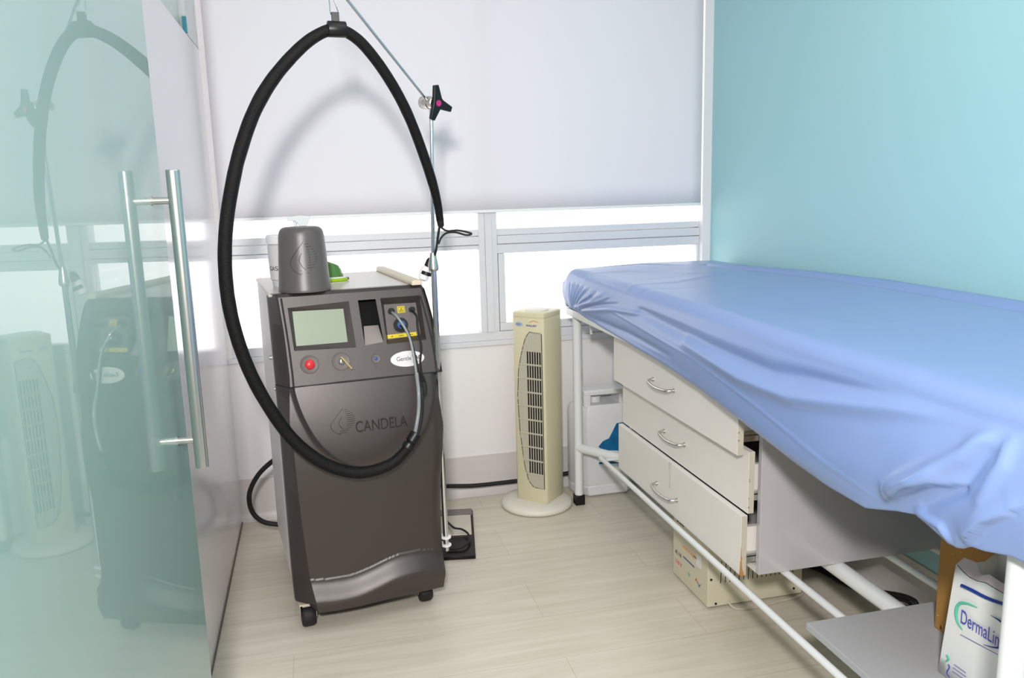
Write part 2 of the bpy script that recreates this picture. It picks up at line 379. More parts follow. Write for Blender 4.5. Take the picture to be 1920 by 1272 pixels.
# lower fascia: dense height field
lipc = [mlv(x, y, -0.0) for x, y in ((583, 1093), (625, 1088), (665, 1079), (700, 1064), (740, 1045), (775, 1036), (800, 1034), (828, 1035))]
lipc = [(p.x, p.z) for p in lipc]
lipc = [(p.x, p.y) for p in catmull([Vector((a, b, 0)) for a, b in lipc], 8)]
def lipz(u): return lerp_tab(lipc, u)
gpx = [(527, 560), (540, 640), (548, 700), (556, 745), (572, 790), (600, 835), (640, 866), (690, 877), (735, 862), (775, 835), (803, 795), (817, 750), (819, 705), (810, 640), (798, 590), (788, 555)]
gU = []
for x, y in gpx:
    p = ml(x, y) if y < 715 else mlv(x, y, 0.012)
    gU.append((p.x, p.z))
gUs = catmull([Vector((a, b, 0)) for a, b in gU], 6)
def inU(u, z):
    """signed distance-like: >0 inside the U region (below split)"""
    best = 1e9; ins = False
    for i in range(len(gUs)-1):
        a, b = gUs[i], gUs[i+1]
        d = b-a; t = max(0, min(1, ((u-a.x)*d.x+(z-a.y)*d.y)/max(1e-12, d.x*d.x+d.y*d.y)))
        q = math.hypot(u-a.x-d.x*t, z-a.y-d.y*t)
        if q < best: best = q
        if (a.y > z) != (b.y > z) and u < a.x + (z-a.y)/(b.y-a.y)*(b.x-a.x): ins = not ins
    return best if ins else -best
def front_v(u, z):
    uc = (uCl(z)+uR(z))/2; hw = (uR(z)-uCl(z))/2; k = (u-uc)/hw
    v = 0.004 + (0.40*(z-0.45)**2 if z > 0.45 else 0) + 0.010*k*k           # slight belly
    v += 0.03*max(0, (k-0.82)/0.18)**2*ss(0.12, 0.35, z)                        # rounding on the right edge
    dz = lipz(u)-z
    if dz > 0: v -= 0.004 + 0.034*ss(0, 0.075, dz) - 0.018*ss(0.06, 0.14, dz)
    v += 0.007*(1-ss(-0.014, 0.002, inU(u, z))) if z > 0.5 else 0.007
    return v
bm = nb(); NX, NZ = 150, 190; zb0 = 0.072; rows = []
for j in range(NZ+1):
    z = zb0 + (ZS-0.002-zb0)*((j/NZ)*0.5+0.5*(j/NZ)**2.2); a, b = uCl(z), uR(z)
    rows.append([Vector((a+(b-a)*i/NX, 0, z)) for i in range(NX+1)])
# snap rows near the lip curve so that its edge stays crisp
rows2 = []
for r in rows:
    rows2.append([Vector((p.x, front_v(p.x, p.z), p.z)) for p in r])
Vg = [[bm.verts.new(p) for p in r] for r in rows2]
lipf = []
for j in range(NZ):
    for i in range(NX):
        f = bm.faces.new((Vg[j][i], Vg[j][i+1], Vg[j+1][i+1], Vg[j+1][i]))
        c = f.calc_center_median(); f.material_index = 0
build('lower_front_panel', bm, [M_dark], mc, local=True, angle=60)
def side_strip(z0, z1, n, fv):
    """left chamfer + left return, right return of the fascia between z0 and z1"""
    bm = nb(); L, R = [], []
    for j in range(n+1):
        z = z0+(z1-z0)*j/n; c = uCl(z); v = fv(c, z); r = uR(z); vr = fv(r, z)
        L.append([(c, v, z), (c-0.006, v+0.004, z), (uL(z)+0.003, v+0.055, z), (uL(z), v+0.066, z), (uL(z), v+0.082, z)])
        R.append([(r, vr, z), (r+0.001, vr+0.03, z), (r-0.002, 0.15, z), (r-0.012, 0.2, z)])
    quadstrip(bm, L); b2 = nb(); quadstrip(b2, R); return bm, b2
for bm in side_strip(0.105, ZS-0.002, 30, front_v): build('lower_side_trim', bm, M_dark, mc, local=True, angle=30)
bm = nb(); c0 = uCl(zb0)
prism(bm, [(c0, front_v(c0, zb0), zb0), (c0-0.004, front_v(c0, 0.105)+0.004, 0.105), (uL(0)+0.0, 0.075, 0.105), (uL(0), 0.13, 0.105), (c0, 0.13, 0.105)], (0.0005, 0, 0.0005))
bm.free()
bm = nb(); A = [(uCl(0.105), front_v(uCl(0.105), 0.105), 0.105), (uL(0)+0.003, 0.075, 0.105)]; B = [(c0, front_v(c0, zb0), zb0), (uL(0)+0.03, 0.062, 0.088)]
quadstrip(bm, [A, B]); build('corner_gusset', bm, M_dark, mc, local=True)
bm = nb(); n = 24
quadstrip(bm, [[(c0+(uR(zb0)-c0)*i/n, front_v(c0+(uR(zb0)-c0)*i/n, zb0), zb0) for i in range(n+1)], [(c0+(uR(zb0)-c0)*i/n, 0.12, 0.085) for i in range(n+1)]])
build('underside', bm, M_groove, mc, local=True)
# upper control panel: flat sheet with openings
def rp(px_list, off=0): return [ml(x, y, off) for x, y in px_list]
scr = [(539, 578), (654, 565), (668, 652), (551.5, 658.5)]
slot = [(671, 563.5), (704, 561), (719.5, 641), (684, 647)]
apr = [(713, 559.5), (786.5, 554), (799.5, 637), (726, 646)]
def PZ(u, z): return Vector((u, vp(z), z))
outer = []
for j in range(9):
    z = ZS+0.002+(ZT-0.012-ZS)*j/8; outer.append(PZ(uCl(z), z))
for j in range(8, -1, -1):
    z = ZS+0.002+(ZT-0.012-ZS)*j/8; outer.append(PZ(uR(z)-0.012, z))
bm = nb(); holed(bm, outer, [rp(scr), rp(slot), rp(apr)])
build('control_panel', bm, M_dark, mc, local=True, smooth=False)
bm, b2 = side_strip(ZS+0.002, ZT-0.012, 14, lambda u, z: vp(z)); build('upper_side_trim', b2, M_dark, mc, local=True, angle=30)
rr = []
for j in range(15):
    z = ZS+0.002+(ZT-0.014-ZS)*j/14; rr.append([(uR(z)-0.012, vp(z), z), (uR(z)-0.006, vp(z)+0.002, z), (uR(z), vp(z)+0.008, z)])
quadstrip(bm, rr)
zt = ZT-0.012
quadstrip(bm, [[(uL(0), vp(zt)+0.082, zt), (uL(0), vp(zt)+0.066, zt), (uCl(zt)-0.006, vp(zt)+0.004, zt), (uCl(zt), vp(zt), zt), (uR(zt)-0.012, vp(zt), zt), (uR(zt), vp(zt)+0.008, zt), (uR(zt)-0.012, 0.17, zt)],
               [(uL(0)+0.004, vp(zt)+0.082, ZT), (uL(0)+0.006, vp(zt)+0.066, ZT), (uCl(zt)-0.002, vp(zt)+0.012, ZT), (uCl(zt)+0.004, vp(zt)+0.010, ZT), (uR(zt)-0.014, vp(zt)+0.010, ZT), (uR(zt)-0.006, vp(zt)+0.016, ZT), (uR(zt)-0.016, 0.17, ZT)]])
build('upper_side_trim', bm, M_dark, mc, local=True, angle=30)
# U groove
bm = nb(); gv = []
for p in gUs:
    z = p.y; v = vp(z) if z > ZS else front_v(p.x, z)
    gv.append((p.x, v+0.0005, z))
tube(bm, gv, 0.0032, 8); build('trim_groove', bm, M_groove, mc, local=True, label='dark curved groove line')
bm = nb(); tube(bm, [(uCl(ZS)+(uR(ZS)-uCl(ZS))*i/20, min(front_v(uCl(ZS)+(uR(ZS)-uCl(ZS))*i/20, ZS-0.004), vp(ZS))+0.004, ZS) for i in range(21)], 0.003, 8)
cyl(bm, (uL(0)+0.002, vp(ZS)+0.064, ZS), (uCl(ZS), vp(ZS)+0.004, ZS), 0.003, seg=8); build('panel_gap', bm, M_groove, mc, local=True)
# bright edge of the lip
# recesses
def frus(bm, outerp, innerp):
    quadstrip(bm, [outerp, innerp], closed=True)
scin = [(548, 584.5), (643.5, 579), (652, 641.5), (555.6, 649.5)]
bm = nb(); frus(bm, rp(scr), rp(scin, -0.012)); sb = build('screen_bezel', bm, M_deep, mc, local=True, smooth=False)
bm = nb(); quadstrip(bm, [rp(scin[:2], -0.012), [rp(scin, -0.012)[3], rp(scin, -0.012)[2]]]); build('display', bm, M_lcd, sb, local=True, smooth=False, label='pale green blank display')
# slot
sl = rp(slot); base_in = [(675, 566), (700, 564), (708, 611), (683, 613)]
bm = nb(); q = [ml(x, y, -0.05) for x, y in slot]; frus(bm, sl, q); vb = quadstrip(bm, [q[:2], [q[3], q[2]]]); build('card_slot', bm, M_void, mc, local=True, smooth=False, label='deep black rectangular slot')
bm = nb(); quadstrip(bm, [[ml(682, 612, -0.028), ml(709, 610, -0.028)], [ml(684.5, 648, 0.001), ml(719, 641.5, 0.001)]]); build('slot_chute', bm, M_chute, mc, local=True, smooth=False)
# aperture recess
apin = [(719.6, 571.5), (779.5, 567.5), (789, 628), (727.5, 637.5)]
bm = nb(); frus(bm, rp(apr), rp(apin, -0.03)); ap = build('connector_recess', bm, M_deep, mc, local=True, smooth=False)
bm = nb(); q = rp(apin, -0.03); quadstrip(bm, [q[:2], [q[3], q[2]]]); build('connector_plate', bm, M_mid, ap, local=True, smooth=False)
PN = Vector((0, -1, KV)).normalized()       # outward normal of the panel (local)
PU = Vector((1, 0, 0)); PV = Vector((0, KV, 1)).normalized()
def disc(bm, c, r0, h, r1=None, seg=28, n=PN): lathe(bm, [(r0, 0), (r0 if r1 is None else r1, h)], c, n, seg)
c = ml(733, 584, -0.03); bm = nb(); disc(bm, c, 0.0105, 0.006); disc(bm, c+PN*0.006, 0.0075, 0.018); build('connector', bm, M_black, ap, local=True)
c = ml(771, 581, -0.03); bm = nb(); disc(bm, c, 0.009, 0.01); disc(bm, c+PN*0.01, 0.006, 0.02); build('connector', bm, M_black, ap, local=True)
c = ml(751, 610, -0.03); bm = nb(); disc(bm, c, 0.0235, 0.008); lc = build('fibre_port', bm, M_black, ap, local=True)
bm = nb(); disc(bm, c+PN*0.008, 0.0135, 0.008); build('port_ring', bm, M_blue, lc, local=True, label='blue port ring')
bm = nb(); disc(bm, c+PN*0.016, 0.009, 0.014, 0.007); build('port_nut', bm, M_chrome, lc, local=True, label='chrome port nut')
# stickers
def sticker(pl, off, m, name='warning_sticker', parent=ap, th=0.0006):
    bm = nb(); prism(bm, [ml(x, y, off) for x, y in pl], PN*th); return build(name, bm, m, parent, local=True, smooth=False)
st = sticker([(744, 575), (758, 574), (760, 586), (746, 587.5)], -0.0298, M_yel)
bm = nb()
for a, b in (((746, 577), (757, 576)), ((757, 576), (758.4, 584.5)), ((758.4, 584.5), (748, 585.6)), ((748, 585.6), (746, 577)), ((749, 583.5), (752, 578)), ((752, 578), (756, 583)), ((756, 583), (749, 583.5)), ((751, 582), (754, 581))):
    tube(bm, [ml(*a, -0.029), ml(*b, -0.029)], 0.0007, 6)
build('warning_mark', bm, M_black, st, local=True)
st = sticker([(725.5, 628.5), (780, 622.5), (782, 629.5), (727, 635.5)], -0.0298, M_yel)
bm = nb()
for a, b in (((733, 632), (737, 631)), ((735, 630), (735.5, 632.5)), ((748, 630), (757, 629)), ((765, 628), (774, 627))): tube(bm, [ml(*a, -0.029), ml(*b, -0.029)], 0.0008, 6)
build('warning_mark', bm, M_black, st, local=True)
# buttons
def dish(x, y, r, depth=0.004):
    c = ml(x, y, 0.0); bm = nb(); lathe(bm, [(r, 0.0004), (r*0.93, 0.0022), (r*0.8, 0.0008), (r*0.55, 0.0006)], c, PN, 36); return build('button_dish', bm, M_mid, mc, local=True), c
d_, c = dish(580.5, 684, 0.029); bm = nb(); lathe(bm, [(0.0145, 0), (0.015, 0.008), (0.0145, 0.012), (0.010, 0.0150), (0, 0.0158)], c, PN, 32); build('emergency_button', bm, M_red, d_, local=True, label='round red stop button')
d_, c = dish(639.5, 678, 0.029); bm = nb(); lathe(bm, [(0.0105, 0), (0.0105, 0.007), (0.008, 0.012), (0.003, 0.012)], c, PN, 32); ks = build('key_switch', bm, M_chrome, d_, local=True, label='chrome key switch')
k0 = c+PN*0.02; bm = nb(); prism(bm, [k0+PU*-0.004+PV*0.012, k0+PU*0.002+PV*0.013, k0+PU*0.03-PV*0.026, k0+PU*0.026-PV*0.029], PN*0.002); box(bm, k0.x-0.0015, k0.x+0.0015, k0.y-0.002, k0.y+0.012, k0.z-0.004, k0.z+0.004); build('key', bm, M_brass, ks, local=True, label='flat brass key')
d_, c = dish(705, 672.7, 0.0155); bm = nb(); lathe(bm, [(0.006, 0), (0.005, 0.003), (0, 0.005)], c, PN, 24); build('indicator_light', bm, M_blue, d_, local=True, label='small blue indicator')
bm = nb(); q = [(703.5, 687), (708, 686.7), (708.4, 691), (704, 691.4)]
for i in range(4): tube(bm, [ml(*q[i], 0.0003), ml(*q[(i+1) % 4], 0.0003)], 0.0004, 6)
build('panel_mark', bm, M_txt, mc, local=True)
# oval badge
c = ml(764, 673, 0.0); bm = nb(); lathe(bm, [(1, 0), (1, 0.0012), (0.97, 0.0022)], (0, 0, 0), (0, 0, 1), 48)
Mb = Matrix(((PU.x, PV.x, PN.x, c.x), (PU.y, PV.y, PN.y, c.y), (PU.z, PV.z, PN.z, c.z), (0, 0, 0, 1))) @ Matrix.Diagonal((0.0555, 0.0255, 1, 1))
bm.transform(Mb); bg = build('oval_badge', bm, M_wlab, mc, local=True, label='white oval name badge')
def mtext(name, s, cl, w, m, par, h=None, r=PU, u=PV, ext=0.0004, bold=0.0):
    return text(name, s, MW @ cl, MW.to_3x3() @ r, MW.to_3x3() @ u, w, m, par, height=h, ext=ext, bold=bold)
mtext('badge_lettering', 'Gentle', c+PN*0.0023-PU*0.012+PV*0.0015, 0.048, M_txt, bg, h=0.0135)
mtext('badge_lettering', 'YAG', c+PN*0.0023+PU*0.030+PV*0.002, 0.032, M_txt, bg, h=0.0135, bold=0.02)
mtext('badge_lettering', 'CANDELA', c+PN*0.0023+PU*0.026-PV*0.0115, 0.026, M_txt, bg, h=0.003)
# drop emblem
def emblem(name, P, sc, m, parent, r=0.0007, flat=False):
    """P(a,b) maps emblem coords (a in -1..1, b in -1..1) to a local point"""
    bm = nb()
    left = catmull([Vector((0.0, 1.0, 0)), Vector((-0.42, 0.62, 0)), Vector((-0.86, 0.20, 0)), Vector((-1.15, -0.12, 0)), Vector((-1.08, -0.45, 0)), Vector((-0.72, -0.75, 0)), Vector((-0.25, -0.95, 0))], 6)
    tube(bm, [P(p.x, p.y) for p in left], r, 6)
    inn = catmull([Vector((-0.15, 0.35, 0)), Vector((-0.36, 0.08, 0)), Vector((-0.38, -0.15, 0)), Vector((-0.2, -0.42, 0)), Vector((0.06, -0.62, 0))], 6)
    tube(bm, [P(p.x, p.y) for p in inn], r, 6)
    for k in range(12):
        b = 0.86 - k*0.155
        hi = 1.1*math.sin(math.pi*min(1, max(0, (1.02-b)/2.1))**0.85)+0.02
        lo = 0.04+0.36*math.sin(math.pi*min(1, max(0, (0.95-b)/1.75))) if k < 10 else -0.35+0.0*k
        tube(bm, [P(lo, b), P(max(hi, lo+0.1), b+0.02)], r, 6)
    return build(name, bm, m, parent, local=True)
def Pl(px, py):
    def f(a, b):
        p = mlv(px+a*20, py-b*24 - a*3.0, 0.02); p.y = front_v(p.x, p.z)-0.0001; return p
    return f
emblem('drop_emblem', Pl(644, 792), 1, M_emb, mc, 0.0008)
cl = mlv(716, 795, 0.02); cl.y = front_v(cl.x, cl.z)-0.0012
mtext('embossed_lettering', 'CANDELA', cl, 0.165, M_emb, mc, h=0.036, r=PU, u=Vector((0, 0.03, 1)), ext=0.0012)
# body behind the fascia
bm = nb(); b0, b1 = uL(0)+0.006, 0.470
q1 = b1-0.012; prism(bm, [(b0, 0.24, 0.11), (q1, 0.24, 0.11), (q1, 0.68, 0.11), (b0, 0.68, 0.11)], (0, 0, ZT-0.122))
prism(bm, [(b0, v_, z_) for v_, z_ in ((0.072, 0.112), (0.078, 0.45), (0.128, 0.79), (0.200, ZT-0.013), (0.241, ZT-0.013), (0.241, 0.112))], (0.016, 0, 0))
build('cabinet_body', bm, M_body, mc, local=True, bevel=0.006, label='light grey side cabinet')
bm = nb(); prism(bm, [(b0-0.004, vp(zt)+0.035, ZT-0.012), (b0-0.004, vp(zt)+0.035, ZT), (b0-0.004, 0.685, ZT), (b0-0.004, 0.685, ZT-0.012)], (b1-b0-0.004, 0, 0)); build('top_cover', bm, M_top, mc, local=True, bevel=0.004)
bm = nb(); quadstrip(bm, [[(uCl(zt)-0.012, vp(zt)+0.009, ZT-0.0005), (uR(zt)-0.013, vp(zt)+0.009, ZT-0.0005)], [(b0, vp(zt)+0.036, ZT), (uR(zt)-0.013, vp(zt)+0.036, ZT)]]); build('top_front_lip', bm, M_dark, mc, local=True)
bm = nb(); prism(bm, [(0.427, 0.115, ZT), (0.462, 0.115, ZT), (0.462, 0.115, ZT+0.016), (0.434, 0.115, ZT+0.018), (0.427, 0.115, ZT+0.012)], (0, 0.56, 0)); build('top_rail', bm, M_cream, mc, local=True, bevel=0.003, label='cream rail along the top')
for x, y in ((496, 669), (509, 714)):
    bm = nb(); p = ony(x, y, 2.75); l = toL(p); l.x = b0; 
    l = Vector((b0, 0.16 if x > 500 else 0.26, l.z)); cyl(bm, l, l-Vector((0.008, 0, 0)), 0.007, seg=12)
    build('side_screw', bm, M_steel, mc, local=True)
# grey cap
cx_, cy_ = mlv(572.5, 550, 0.10).x+0.010, 0.185
bm = nb(); R0, R1, H0 = 0.081, 0.0685, 0.200
prof = [(R0, 0), (R0+0.001, 0.006), (R0-0.001, 0.012), (R1+0.002, H0-0.03)] + [(R1-0.022+0.022*math.cos(t), H0-0.022+0.022*math.sin(t)) for t in [i*math.pi/16 for i in range(1, 9)]] + [(R1*0.4, H0+0.001), (0, H0+0.001)]
lathe(bm, prof, (cx_, cy_, ZT+0.001), (0, 0, 1), 48); cap = build('canister_cap', bm, M_cap, mc, local=True, label='charcoal round cap with embossed drop')
def Pc(a, b):
    z = ZT + 0.105 + b*0.052; r = R0 + (R1-R0)*((z-ZT)/H0) + 0.0002
    ang = math.radians(-94) + a*0.50
    return Vector((cx_+r*math.cos(ang), cy_+r*math.sin(ang), z))
emblem('drop_emblem', Pc, 1, M_groove, cap, 0.0007)
# casters
for u, v in ((0.018, 0.066), (0.408, 0.07), (0.04, 0.58), (0.405, 0.58)):
    bm = nb(); prof = [(0.020, -0.022), (0.030, -0.021), (0.034, -0.016), (0.035, -0.008), (0.035, 0.008), (0.034, 0.016), (0.030, 0.021), (0.020, 0.022)]
    lathe(bm, [(0.001, -0.019)]+prof+[(0.001, 0.019)], (u, v, 0.035), (1, 0, 0.0), 32)
    ca = build('caster', bm, M_rub, mc, local=True)
    bm = nb(); box(bm, u-0.028, u+0.03, v-0.03, v+0.03, 0.083, 0.088); build('caster_plate', bm, M_cream, ca, local=True, bevel=0.001)
    bm = nb()
    for s in (-1, 1): prism(bm, [(u+s*0.0245, v-0.012, 0.03), (u+s*0.0245, v+0.012, 0.03), (u+s*0.0245, v+0.02, 0.083), (u+s*0.0245, v-0.02, 0.083)], (0.002*s, 0, 0))
    box(bm, u-0.018, u+0.018, v-0.02, v+0.02, 0.074, 0.083); cyl(bm, (u-0.02, v, 0.035), (u+0.02, v, 0.035), 0.005, seg=12); build('caster_fork', bm, M_steel, ca, local=True)
bm = nb(); box(bm, 0.0, 0.44, 0.12, 0.66, 0.088, 0.112); build('chassis', bm, M_groove, mc, local=True)
# pole
PY = 2.60
pA, pB = ony(836.5, 1022, PY), ony(812.5, 492, PY); pC = ony(808.5, 196, PY)
pB.y = pA.y = pC.y = PY
bm = nb(); cyl(bm, pA-Vector((0, 0, 0.02)), pB, 0.0092, seg=20); pole = build('pole', bm, M_chrome, mc)
bm = nb(); cyl(bm, pB, pC, 0.0062, seg=20); build('pole_extension', bm, M_chrome, pole)
ax = (pB-pA).normalized()
bm = nb(); lathe(bm, [(0.006, 0.032), (0.009, 0.03), (0.0105, 0.024), (0.0165, -0.014), (0.0165, -0.022), (0.012, -0.028), (0.0095, -0.028)][::-1], pB, ax, 28); build('pole_coupling', bm, M_steel, pole)
bm = nb()
for dz in (0.0, 0.028): lathe(bm, [(0.009, -0.003), (0.018, -0.002), (0.018, 0.002), (0.009, 0.003)], pA+Vector((0, 0, dz)), (0, 0, 1), 28); a = pA+Vector((0, 0, dz)); q = MW @ Vector((0.455, 0.18, a.z)); tube(bm, [a, a*0.4+q*0.6, q], 0.004, 8)
build('pole_bracket', bm, M_body, pole)
# clamp + star knob
kd = Vector((0.46, -0.88, -0.12)).normalized()
kc = ony(809, 193, PY-0.0); k0 = kc - kd*0.012
bm = nb(); lathe(bm, [(0.018, -0.034), (0.0200, -0.031), (0.0200, 0.006), (0.0165, 0.007), (0.0165, 0.010), (0.0185, 0.011), (0.0185, 0.028), (0.016, 0.030)], k0, kd, 32); cp = build('clamp', bm, mat('satin_nickel', (214, 206, 196), 0.25, metal=1), pole)
bm = nb(); kb = k0+kd*0.03; lathe(bm, [(0.010, 0), (0.010, 0.008), (0.013, 0.012)], kb, kd, 24)
a = kd.orthogonal().normalized(); b = kd.cross(a)
upk = (Vector((0, 0, 1)) - kd*kd.z).normalized(); rk = upk.cross(kd).normalized()
if rk.dot(rt) < 0: rk = -rk
star = []
for k in range(3):
    t0 = math.radians([100, -18, 258-10][k])
    for dt, R_ in ((-0.85, 0.020), (-0.15, 0.054), (0.15, 0.054), (0.85, 0.020)):
        star.append((t0+dt, R_))
star = sorted(((t % (2*math.pi), r_) for t, r_ in star))
prism(bm, [kb+kd*0.008 + (math.cos(t)*rk+math.sin(t)*upk)*r_ for t, r_ in star], kd*0.012)
kn = build('star_knob', bm, M_black, pole, bevel=0.003, label='black three-pointed star knob')
bm = nb(); lathe(bm, [(0.0095, 0), (0.009, 0.0012)], kb+kd*0.020, kd, 24); kbdg = build('knob_badge', bm, M_magenta, kn, label='magenta round badge')
# boom arm, hook
HY = 2.30
arm0 = ony(801, 189, PY-0.005); arm1 = ony(641, -3, 2.42); arm2 = ony(606, -45, 2.37)
hk = ony(632, 48, HY)
tip = arm1 + (arm1-arm0)*0.30; tip.y = HY+0.0
arm1 = arm0 + (tip-arm0)*0.77
bm = nb(); cyl(bm, arm0+(arm0-tip).normalized()*-0.0, tip, 0.0042, seg=14); build('boom_arm', bm, M_chrome, pole)
bm = nb(); wt = ony(612, -35, HY)
tube(bm, [tip, wt, ony(617, 0, HY), ony(620, 26, HY), ony(628, 31, HY), ony(634, 24, HY), ony(626, 0, HY), ony(618, -22, HY), wt+Vector((0.004, 0, 0))], 0.0014, 8, smooth=5); build('wire_hook', bm, M_chrome, pole)
# hose
hp = [(775, 822, 2.462), (762, 843, 2.452), (735, 869, 2.44), (690, 885, 2.428), (645, 883, 2.418), (595, 862, 2.405), (545, 820, 2.39), (500, 757, 2.37), (465, 690, 2.35), (440, 618, 2.335), (426, 550, 2.33), (421.5, 480, 2.33), (425, 415, 2.33), (435, 350, 2.33), (449, 288, 2.33), (474, 215, 2.33), (507, 155, 2.325), (550, 103, 2.315), (590, 69, 2.305), (630, 55, 2.30), (668, 72, 2.32), (705, 113, 2.35), (741, 168, 2.39), (768, 222, 2.43), (791, 282, 2.47), (810, 340, 2.51), (820, 380, 2.54), (825, 412, 2.56)]
HP = [ony(x, y, Y) for x, y, Y in hp]
def hr(t):
    base = 0.0185 if t > 0.12 else 0.0155+0.003*ss(0.02, 0.12, t)
    base = base - 0.0035*ss(0.55, 0.7, t) - 0.003*ss(0.9, 1, t)
    return base*(1+0.035*noise.noise(Vector((t*60, 0, 0))))
bm = nb(); tube(bm, HP, hr, 20, smooth=8); hose = build('umbilical_hose', bm, M_hose, mc, label='thick black braided hose in a tall loop')
def dirat(i): return (HP[i+1]-HP[i-1]).normalized()
d = dirat(19); bm = nb(); lathe(bm, [(0.0195, -0.024), (0.0205, -0.022), (0.0205, 0.022), (0.0195, 0.024)], HP[19]+Vector((0.002, 0, 0.0)), d, 32)
hkp = HP[19]; box(bm, hkp.x-0.010, hkp.x+0.010, hkp.y-0.006, hkp.y+0.006, hkp.z+0.015, hkp.z+0.042); build('hose_clamp', bm, M_black, hose, bevel=0.001)
d = (HP[0]-HP[1]).normalized(); bm = nb(); lathe(bm, [(0.018, -0.014), (0.0195, -0.012), (0.0195, 0.016), (0.017, 0.018)], HP[0], d, 28); lathe(bm, [(0.019, -0.034), (0.0198, -0.03), (0.0198, -0.018), (0.018, -0.016)], HP[0]-d*0.004, d, 28); build('hose_collar', bm, M_black, hose)
# end strap and loops
e = HP[-1]; d = (HP[-1]-HP[-2]).normalized()
bm = nb(); lathe(bm, [(0.010, -0.006), (0.0115, 0), (0.0105, 0.02), (0.008, 0.024)], e, d, 20); build('hose_end_cap', bm, M_rub, hose)
bm = nb(); y0 = 2.565
tube(bm, [ony(825, 425, y0), ony(838, 433, y0), ony(858, 432, y0), ony(878, 436, y0), ony(884, 439, y0), ony(874, 441, y0), ony(855, 436, y0), ony(838, 437, y0), ony(828, 445, y0), ony(822, 458, y0)], 0.0032, 8, smooth=5)
tube(bm, [ony(824, 425, y0), ony(821, 445, y0+0.01), ony(817, 472, y0+0.02), ony(808, 500, PY+0.03)], 0.004, 8, smooth=5)
build('tie_strap', bm, M_rub, hose)
# handpiece parked behind the pole
hb_, ht_ = ony(792, 527, PY+0.05), ony(805, 487, PY+0.05)
dv = (ht_-hb_)
bm = nb(); lathe(bm, [(0.006, 0), (0.016, 0.006), (0.0175, 0.03), (0.0155, 0.045), (0.010, 0.05)], hb_, dv, 24); hpc = build('handpiece', bm, M_body, mc, label='pale handpiece with black rings')
bm = nb(); lathe(bm, [(0.0125, 0.048), (0.013, 0.052), (0.0115, 0.07), (0.007, 0.078)], hb_+Vector((0.003, 0, 0)), dv, 24); lathe(bm, [(0.0165, 0.020), (0.0185, 0.021), (0.0185, 0.031), (0.0165, 0.032)], hb_+Vector((0.004, -0.004, 0)), dv, 24); build('handpiece_ring', bm, M_black, hpc)
# front cables
def L2W(p): return MW @ p
bm = nb()
tube(bm, [ml(734, 585, -0.012), ml(744, 594, 0.012), ml(757, 612, 0.02), ml(768, 634, 0.022), ml(775, 664, 0.022), ml(781, 702, 0.022)], 0.004, 10, smooth=6)
tube(bm, [ml(781, 700, 0.022), mlv(785, 735, 0.0), mlv(785, 770, -0.01), mlv(780, 803, -0.02), mlv(775, 822, -0.02)], 0.006, 10, smooth=6)
build('signal_cable', bm, M_cab, mc, local=True, label='clear grey cable')
bm = nb()
tube(bm, [ml(751, 610, -0.005), ml(764, 622, 0.010), ml(773, 650, 0.012), ml(783, 690, 0.012), mlv(791, 730, -0.0), mlv(791, 775, -0.01), mlv(784, 810, -0.02), mlv(777, 825, -0.018)], 0.0045, 10, smooth=6)
tube(bm, [ml(772, 582, -0.012), ml(781, 593, 0.004), ml(783, 615, 0.008), ml(790, 650, 0.01), ml(788, 680, 0.01), mlv(793, 715, 0.0)], 0.0035, 10, smooth=6)
for t in ((779, 735), (777, 762), (775, 790)): pass
build('fibre_cable', bm, M_rub, mc, local=True)
bm = nb(); tube(bm, [mlv(790, 700, 0.0), mlv(797, 715, 0.0), mlv(799, 735, 0.0), mlv(795, 742, 0.0), mlv(793, 720, 0.0)], 0.003, 8, smooth=5); build('cable_tie', bm, M_rub, mc, local=True)

# power cords
bm = nb(); tube(bm, [ony(540, 848, 3.12), ony(515, 862, 3.14), ony(485, 890, 3.16), ony(468, 925, 3.17), ony(472, 958, 3.18), ony(492, 978, 3.18), ony(523, 984, 3.18), ony(570, 985, 3.19)], 0.0095, 12, smooth=8)
cord = build('power_cord', bm, M_rub, mc)
bm = nb(); tube(bm, [ony(690, 930, 3.36), ony(800, 914, 3.40), ony(840, 912, 3.42), ony(890, 911, 3.43), ony(955, 904, 3.44), ony(1010, 897, 3.44), ony(1068, 887, 3.44), ony(1100, 880, 3.45)], 0.0095, 12, smooth=8)
tag(build('floor_hose', bm, M_rub), 'black rubber cord running along the skirting behind the fan', 'cable')

# ================================================================== things on top of the machine
def jarpos(px, py, z=ZT): p = onz(px, py, z); return p
# white gauze jar
jc = MW @ Vector((0.060, 0.36, ZT+0.0005))
jar = thing('gauze_jar', 'white translucent jar with dark lettering behind the charcoal cap', 'jar', jc)
bm = nb(); lathe(bm, [(0.044, 0), (0.046, 0.004), (0.047, 0.02), (0.052, 0.025), (0.054, 0.09), (0.054, 0.135), (0.05, 0.14)], jc, (0, 0, 1), 40); build('jar_body', bm, M_frost, jar)
bm = nb(); lathe(bm, [(0.054, 0.1405), (0.057, 0.143), (0.057, 0.166), (0.053, 0.17), (0.02, 0.171), (0, 0.171)], jc, (0, 0, 1), 40); build('jar_lid', bm, mat('clear_lid', (228, 228, 228), 0.2), jar)
vd = (CP-jc); vd.z = 0; vd.normalize(); rv = Vector((-vd.y, vd.x, 0))
for i, ch in enumerate('GASAS'):
    an_ = (i-4.4)*0.24
    dd = (vd*math.cos(an_) + rv*math.sin(an_)); tr = (rv*math.cos(an_) - vd*math.sin(an_))
    text('jar_lettering', ch, jc+dd*0.0535+Vector((0, 0, 0.062)), tr, (0, 0, 1), 0.0115, M_txt, jar, height=0.014)
